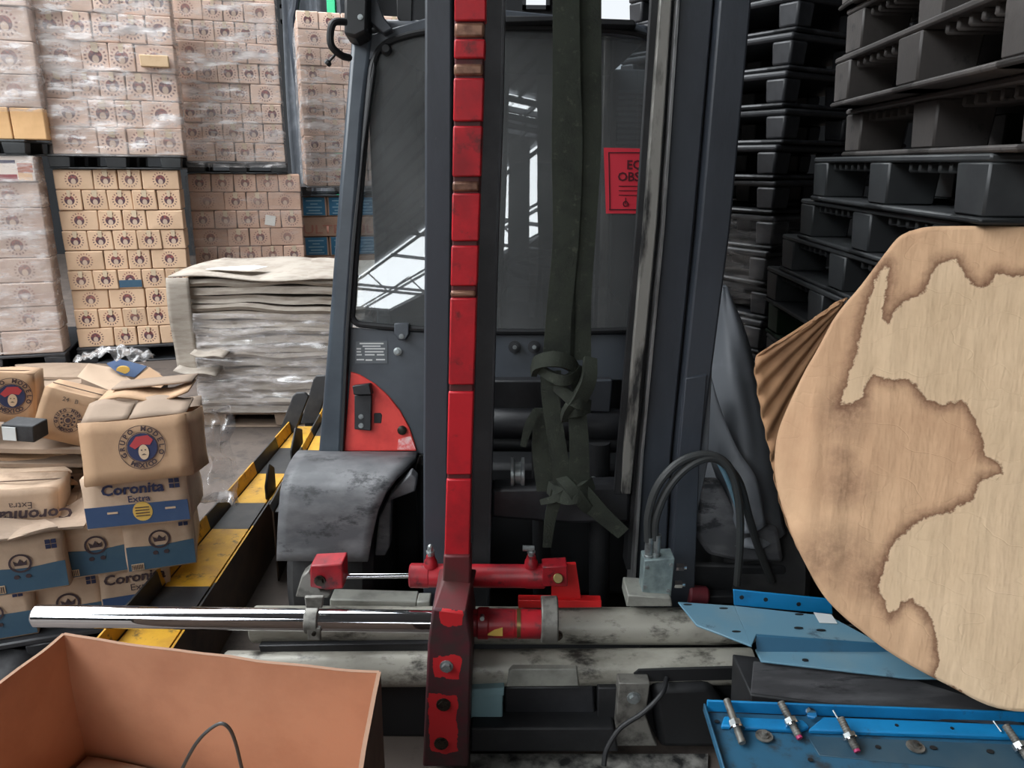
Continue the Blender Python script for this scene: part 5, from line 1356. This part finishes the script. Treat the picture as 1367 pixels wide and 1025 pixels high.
# ------------------------------------------------------------------ big stained cardboard disc
an = R(20); lean = R(13)
tx = Vector((math.cos(an), -math.sin(an), 0)); nh = Vector((-math.sin(an), -math.cos(an), 0))
nd = (nh * math.cos(lean) + Vector((0, 0, math.sin(lean)))).normalized(); ty = nd.cross(tx)
if ty.z < 0: ty = -ty
PD = Plane(PY(1200, 620, 1.64), nd)
out = [(1213, 309), (1240, 303), (1290, 302), (1367, 303), (1440, 312), (1510, 350), (1570, 430), (1610, 540), (1615, 660), (1590, 780), (1540, 870), (1470, 930), (1400, 948), (1330, 944), (1262, 912), (1200, 878), (1150, 842), (1104, 800), (1070, 742), (1047, 685), (1036, 640), (1036, 600), (1044, 565), (1068, 510), (1092, 465), (1117, 420), (1150, 380), (1180, 340), (1198, 318)]
outs = smooth_path([Vector((a, b, 0)) for a, b in out + out[:1]], 174)[:-1]
light = [(1122, 540), (1141, 477), (1152, 427), (1166, 382), (1176, 358), (1187, 352), (1183, 385), (1176, 425), (1184, 432), (1196, 412), (1211, 401), (1232, 392), (1241, 372), (1250, 354), (1262, 349), (1275, 347), (1288, 368), (1303, 385), (1318, 382), (1331, 364), (1350, 369), (1367, 368), (1430, 380), (1700, 380), (1700, 1000), (1320, 1000), (1314, 945), (1279, 919), (1246, 906), (1253, 884), (1249, 841), (1236, 815), (1218, 797), (1203, 803), (1188, 821), (1180, 800), (1171, 780), (1178, 764), (1188, 732), (1201, 715), (1232, 692), (1266, 684), (1297, 667), (1310, 640), (1338, 632), (1336, 616), (1313, 607), (1310, 585), (1303, 563), (1292, 543), (1283, 533), (1275, 536), (1255, 540), (1236, 533), (1224, 516), (1211, 505), (1190, 508), (1166, 498), (1154, 516), (1150, 532), (1136, 540)]
def sdist(x, y, poly):
    ins2 = False; best = 1e9; n = len(poly)
    for i in range(n):
        x1, y1 = poly[i]; x2, y2 = poly[(i + 1) % n]
        if (y1 > y) != (y2 > y) and x < (x2 - x1) * (y - y1) / (y2 - y1) + x1: ins2 = not ins2
        dx, dy = x2 - x1, y2 - y1; t = max(0, min(1, ((x - x1) * dx + (y - y1) * dy) / (dx * dx + dy * dy + 1e-9)))
        best = min(best, math.hypot(x - x1 - t * dx, y - y1 - t * dy))
    return best if ins2 else -best
spots = [(1118, 738, 34), (1130, 648, 26), (1130, 552, 30), (1122, 610, 16), (1092, 745, 24), (1160, 770, 26)]
vs, fs, att, spt = [], [], [], []
NR = 56; n = len(outs); cpx = (1330, 640)
for j in range(NR + 1):
    r = 1 - (1 - j / NR) ** 1.0
    for q in outs:
        x, y = cpx[0] + (q.x - cpx[0]) * r, cpx[1] + (q.y - cpx[1]) * r
        p = PD.at(x, y)
        l_ = (p - PD.p).dot(tx); h_ = (p - PD.p).dot(ty)
        bend = -.10 * max(0, (1085 - x) / 50 - (y > 760) * 1.0) * (0.5 if y > 700 else 1) * .35
        p = p + nd * (bend + .006 * noise.noise(Vector((l_ * 5, h_ * 2.4, 1))) + .0022 * math.sin(l_ * 95 + 2 * noise.noise(Vector((l_ * 4, h_ * 3, 2)))) * max(0, noise.noise(Vector((l_ * 2, h_ * 2, 8))) + .3))
        vs.append(p); att.append(sdist(x, y, light) if r > 0.01 else 60.0)
        spt.append(max([0] + [max(0, 1 - math.hypot(x - a, (y - b)) / (c_ * 1.6)) for a, b, c_ in spots]))
for j in range(NR):
    for i in range(n):
        fs.append((j * n + i, j * n + (i + 1) % n, (j + 1) * n + (i + 1) % n, (j + 1) * n + i))
def disc_material():
    t = NT('stained_cardboard'); b = t.b; b.inputs['Roughness'].default_value = .8
    a1 = t.node('ShaderNodeAttribute'); a1.attribute_name = 'stain_distance'; a2 = t.node('ShaderNodeAttribute'); a2.attribute_name = 'oil_spot'
    vec = t.coord('Object'); d = a1.outputs['Fac']
    nz = t.noise(vec, 55, 4, .7); nz2 = t.noise(vec, 6, 5)
    d = t.math('ADD', d, t.math('MULTIPLY', t.math('SUBTRACT', nz, .5), 16.0))
    inside = t.ramp(d, -1.0, 1.5)
    dry = t.mix(t.ramp(nz2, .35, .7), lin((232, 202, 166)), lin((218, 188, 152)))
    wet = t.mix(t.ramp(nz2, .35, .7), lin((222, 182, 144)), lin((204, 162, 126)))
    edge = t.ramp(d, -20, -1)
    edge = t.math('MULTIPLY', t.math('POWER', edge, 1.8), .9)
    wet = t.mix(edge, wet, lin((112, 74, 52)))
    wet = t.mix(t.math('MULTIPLY', t.math('MULTIPLY', t.math('POWER', a2.outputs['Fac'], .8), t.math('ADD', t.math('MULTIPLY', t.ramp(nz, .35, .6), .5), .5)), .62), wet, lin((104, 70, 52)))
    sp = t.node('ShaderNodeSeparateXYZ'); t.link(vec, sp.inputs[0])
    crv = t.ramp(t.noise(t.coord('Object', (26, 26, .9)), 1.0, 3, .7), .30, .72)
    sw_ = t.math('ABSOLUTE', t.math('SUBTRACT', t.noise(t.coord('Object', (3, 3, 5)), 2.2, 2, .5), .5))
    crease = t.ramp(sw_, 0.0, .012)
    base = t.mix(inside, wet, dry)
    t.link(t.mix(t.math('MULTIPLY', t.math('SUBTRACT', 1.0, crv), .14), base, lin((150, 112, 82))), b.inputs['Base Color'])
    bp = t.node('ShaderNodeBump'); bp.inputs['Strength'].default_value = .35; bp.inputs['Distance'].default_value = .006
    t.link(t.math('ADD', t.math('ADD', t.math('MULTIPLY', crv, .9), t.math('MULTIPLY', crease, .16)), t.math('MULTIPLY', t.noise(vec, 18, 4), .6)), bp.inputs['Height']); t.link(bp.outputs[0], b.inputs['Normal'])
    return t.m
M_disc = disc_material()
mb = MB(); mb.v = vs; mb.f = fs
dloc = PD.at(1330, 946)
dsc = mb.build('cardboard_disc', M_disc, None, loc=dloc, angle=60, solid=.009)
for nm, data in (('stain_distance', att), ('oil_spot', spt)):
    A = dsc.data.attributes.new(nm, 'FLOAT', 'POINT'); A.data.foreach_set('value', data)
tag(dsc, 'huge rounded cardboard sheet with brown water stains leaning at right', 'cardboard')
# pleated cardboard folded behind it
ap = PY(1132, 398, 1.97)
rim = smooth_path([PY(1120, 402, 1.965), PY(1090, 424, 1.94), PY(1046, 454, 1.91), PY(1010, 478, 1.88), PY(1011, 515, 1.87), PY(1018, 560, 1.865), PY(1028, 605, 1.86), PY(1035, 645, 1.86), PY(1047, 690, 1.86), PY(1070, 740, 1.86), PY(1110, 780, 1.88)], 120)
def pleat(u, v):
    q = rim[min(120, int(v * 120 + .5))]; p = ap.lerp(q, .06 + .94 * u)
    fold = abs(((v * 15 + .15 * math.sin(u * 3)) % 1) - .5) * 2
    return p + Vector((0, (.5 - fold) * .016 * u ** .8 + .006 * noise.noise(Vector((u * 6, v * 9, 3))), 0))
mb = MB(); mb.grid(pleat, 14, 120)
left = rim
tag(mb.build('pleated_cardboard', M_pleat, None, loc=left[-1], solid=.006, angle=80), 'creased brown cardboard folded behind the stained cardboard sheet', 'cardboard')

# ------------------------------------------------------------------ dark plastic sheet behind the mast
def curve_pts(l, n): return smooth_path([PY(*q) for q in l], n)
lf = curve_pts([(950, 376, 2.6), (945, 470, 2.5), (938, 560, 2.4), (932, 650, 2.28), (938, 712, 2.18)], 30)
rg_ = curve_pts([(966, 380, 2.62), (996, 450, 2.52), (1018, 540, 2.40), (1034, 620, 2.28), (1042, 690, 2.18), (1048, 712, 2.15)], 30)
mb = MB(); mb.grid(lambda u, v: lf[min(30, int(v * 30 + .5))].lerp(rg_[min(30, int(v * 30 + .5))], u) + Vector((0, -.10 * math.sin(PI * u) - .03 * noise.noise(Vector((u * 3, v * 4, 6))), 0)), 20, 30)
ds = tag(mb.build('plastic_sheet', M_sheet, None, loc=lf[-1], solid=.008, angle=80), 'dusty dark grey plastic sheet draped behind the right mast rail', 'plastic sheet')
l2 = curve_pts([(946, 490, 2.34), (962, 545, 2.26), (985, 600, 2.17), (1010, 640, 2.11), (1022, 700, 2.06)], 24)
l3 = curve_pts([(940, 520, 2.36), (940, 580, 2.28), (958, 640, 2.18), (978, 690, 2.09), (985, 712, 2.06)], 24)
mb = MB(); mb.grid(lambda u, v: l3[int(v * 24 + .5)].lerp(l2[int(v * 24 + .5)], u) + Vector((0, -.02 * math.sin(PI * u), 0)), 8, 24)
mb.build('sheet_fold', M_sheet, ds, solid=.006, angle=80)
mb = MB(); mb.tube(curve_pts([(960, 618, 2.0), (973, 645, 2.0), (987, 685, 2.02), (991, 700, 2.03)], 12), .007, 8)
tag(mb.build('thin_rope', M_bluedusty, None, loc=PY(990, 700, 2.24)), 'short pale blue cord behind the hydraulic hoses', 'rope')

# ------------------------------------------------------------------ blue steel parts at the bottom right
bb = empty('blue_bracket', PZ(1000, 850, .0).xy.to_3d(), 'dusty blue steel bracket lying beside the silver tubes', 'bracket')
def plate(pts, th, mt, name, parent, bev=.002):   # pts: x, y, z
    ps_ = [PZ(x, y, z) for x, y, z in pts]; nrm = (ps_[1] - ps_[0]).cross(ps_[2] - ps_[0]).normalized()
    if nrm.z < 0: nrm = -nrm
    mb = MB(); mb.prism(ps_, nrm * -th); return mb.build(name, mt, parent, bev)
def holes(parent, pts, z, lx, ly, name='slot'):
    for x, y in pts:
        p = PZ(x, y, z); mb = MB(); mb.prism([p + Vector((lx * math.cos(t * PI / 6), ly * math.sin(t * PI / 6), .0012)) for t in range(12)], (0, 0, -.002)); mb.build(name, M_rubber, parent, smooth=False)
zb_ = .44
p1 = plate([(905, 803, zb_), (980, 808, zb_), (1004, 862, zb_), (930, 834, zb_)], .006, M_bluedusty, 'tongue', bb); holes(p1, [(918, 807), (966, 812), (983, 843)], zb_, .012, .004)
p2 = plate([(980, 808, zb_), (1108, 822, zb_), (1175, 858, zb_ - .004), (1010, 846, zb_ - .004), (1003, 862, zb_)], .006, M_bluedusty, 'plate', bb); holes(p2, [(1066, 838), (1096, 841), (1067, 820)], zb_, .012, .004)
lbq = plate([(1086, 817, zb_ + .0015), (1110, 820, zb_ + .0015), (1118, 832, zb_ + .0015), (1094, 831, zb_ + .0015)], .001, M_label, 'sticker', p2, 0)
pv = VY(PZ(980, 808, zb_).y)
fl3 = shape('flange', [(979, 787), (1060, 795), (1110, 800), (1112, 820), (980, 808)], pv, .006, M_blue, bb, .002)
for q in ((1066, 806), (1022, 800), (990, 797)): f = MB(); p = pv.at(*q); f.cyl(p + Vector((0, -.002, 0)), p + Vector((0, .002, 0)), .006, 12); f.build('hole', M_rubber, fl3, smooth=False)
plate([(1008, 846, zb_ - .004), (1175, 858, zb_ - .004), (1190, 868, zb_ - .03), (1010, 868, zb_ - .03)], .006, M_bluedk, 'step', bb)
p5 = plate([(1008, 866, zb_ - .03), (1185, 868, zb_ - .03), (1280, 905, zb_ - .034), (1215, 905, zb_ - .034), (1016, 882, zb_ - .032)], .006, M_bluedusty, 'lower_plate', bb); holes(p5, [(1075, 881)], zb_ - .03, .008, .005)
sb = empty('steel_trough', PZ(1130, 900, 0).xy.to_3d(), 'dark dirty steel base plate under the blue bracket and stained sheet', 'steel plate')
z9 = .385
plate([(1006, 882, z9 + .01), (1215, 905, z9 + .01), (1310, 935, z9), (1380, 975, z9), (1002, 925, z9)], .014, mat('smeared_dark_plate', (58, 58, 60), .55, col2=(88, 88, 90), sc=5, col3=(34, 34, 36), sc3=9, lo3=.54, hi3=.66, stretch=(1, 4, 1)), 'plate', sb)
q1, q2 = PZ(1002, 927, z9), PZ(1380, 976, z9)
mb = MB(); mb.prism([q1, q2, Vector((q2.x, q2.y, 0)), Vector((q1.x + .02, q1.y, 0))], (0, .16, 0)); mb.build('skirt', M_dark, sb, .004)
bpn = empty('steel_tray', PZ(1150, 1000, 0).xy.to_3d(), 'blue steel panel with loose bolts in the bottom right corner', 'steel panel')
zp = .38
base = plate([(943, 950, zp), (1410, 968, zp), (1440, 1120, zp), (1000, 1120, zp), (962, 1020, zp)], .01, M_bluedk, 'base_plate', bpn)
yv = PZ(943, 950, zp).y; yv2 = PZ(1410, 968, zp).y
mb = MB(); a, b = PZ(943, 950, zp), PZ(1410, 968, zp)
mb.prism([a, b, b + Vector((0, 0, .030)), a + Vector((0, 0, .030))], (0, .006, 0)); mb.build('back_flange', M_blue, bpn, .002)
a, b = PZ(941, 948, zp), PZ(975, 1060, zp)
mb = MB(); mb.prism([a, b, b + Vector((0, 0, .02)), a + Vector((0, 0, .02))], (-.005, 0, 0)); mb.build('side_flange', M_bluedk, bpn, .002)
def ribp(pts, h, name):
    ps_ = [PZ(x, y, zp) for x, y in pts]; mb = MB(); mb.prism([p + Vector((0, 0, h)) for p in ps_], (0, 0, -h)); return mb.build(name, M_blue, bpn, .004)
r1 = ribp([(966, 961), (1072, 966), (1080, 975), (1066, 980), (962, 974)], .012, 'rib')
r2 = ribp([(1098, 963), (1420, 976), (1420, 992), (1078, 980)], .014, 'rib')
plate([(1078, 982, zp + .002), (1420, 996, zp + .002), (1430, 1040, zp + .002), (1094, 1008, zp + .002)], .003, mat('grey_blue_steel', (44, 74, 92), .5, col2=(60, 84, 98), sc=8), 'strip', bpn)
holes(bpn, [(957, 963), (1172, 997), (1082, 1014)], zp + .004, .006, .005, 'hole'); holes(bpn, [(1197, 968), (1271, 972)], zp + .0145, .004, .004, 'hole')
holes(bpn, [(1246, 998), (1322, 1003)], zp + .004, .008, .006, 'hole')
def stud(x0, y0, x1, y1, tip=True):
    p, q = PZ(x0, y0, zp + .045), PZ(x1, y1, zp + .012)
    mb = MB(); n_ = 14
    mb.tube([p.lerp(q, t / (2 * n_)) for t in range(2 * n_ + 1)], [.0078 + .001 * (t % 2) for t in range(2 * n_ + 1)], 10)
    s = mb.build('stud_bolt', M_grease, bpn)
    d = (q - p)
    mb = MB(); mb.cyl(p + d * .5, p + d * .64, .014, 6); mb.build('nut', M_steel, s, smooth=False)
    mb = MB(); mb.cyl(p + d * .66, p + d * .7, .017, 16); mb.build('washer', M_chrome, s)
    if tip: mb = MB(); mb.cyl(p + d * .97, p + d * 1.08, .007, 10); mb.build('tip', mat('magenta_tip', (170, 50, 96), .5), s)
stud(970, 934, 991, 992, False); stud(1042, 937, 1066, 982); stud(1122, 958, 1143, 1000); stud(1342, 968, 1375, 1016)
for x, y in ((1020, 983), (1222, 997)):
    p = PZ(x, y, zp + .005); mb = MB(); mb.cyl(p, p + Vector((0, 0, .003)), .019, 20); mb.cyl(p, p + Vector((0, 0, .006)), .012, 6); mb.cyl(p, p + Vector((0, 0, .014)), .006, 10); mb.build('washer_nut', M_grease, bpn, smooth=False)
p = PZ(1081, 950, zp + .02); mb = MB(); mb.cyl(p, p + Vector((0, -.012, .002)), .012, 6); mb.build('nut', M_chrome, bpn, smooth=False)
for x, y in ((1112, 948), (1326, 962)):
    p = PZ(x, y, zp + .03); mb = MB(); mb.cyl(p, p + Vector((.008, -.02, -.012)), .002, 6); mb.build('wire', M_steel, bpn)
mb = MB(); a, b = PZ(985, 1010, zp), PZ(1430, 1050, zp)
mb.prism([Vector((.62, 1.16, zp - .012)), Vector((1.15, 1.12, zp - .012)), Vector((1.2, 1.42, zp - .012)), Vector((.62, 1.44, zp - .012))], (0, 0, -(zp - .012))); mb.build('support', M_dark, bpn, .005)
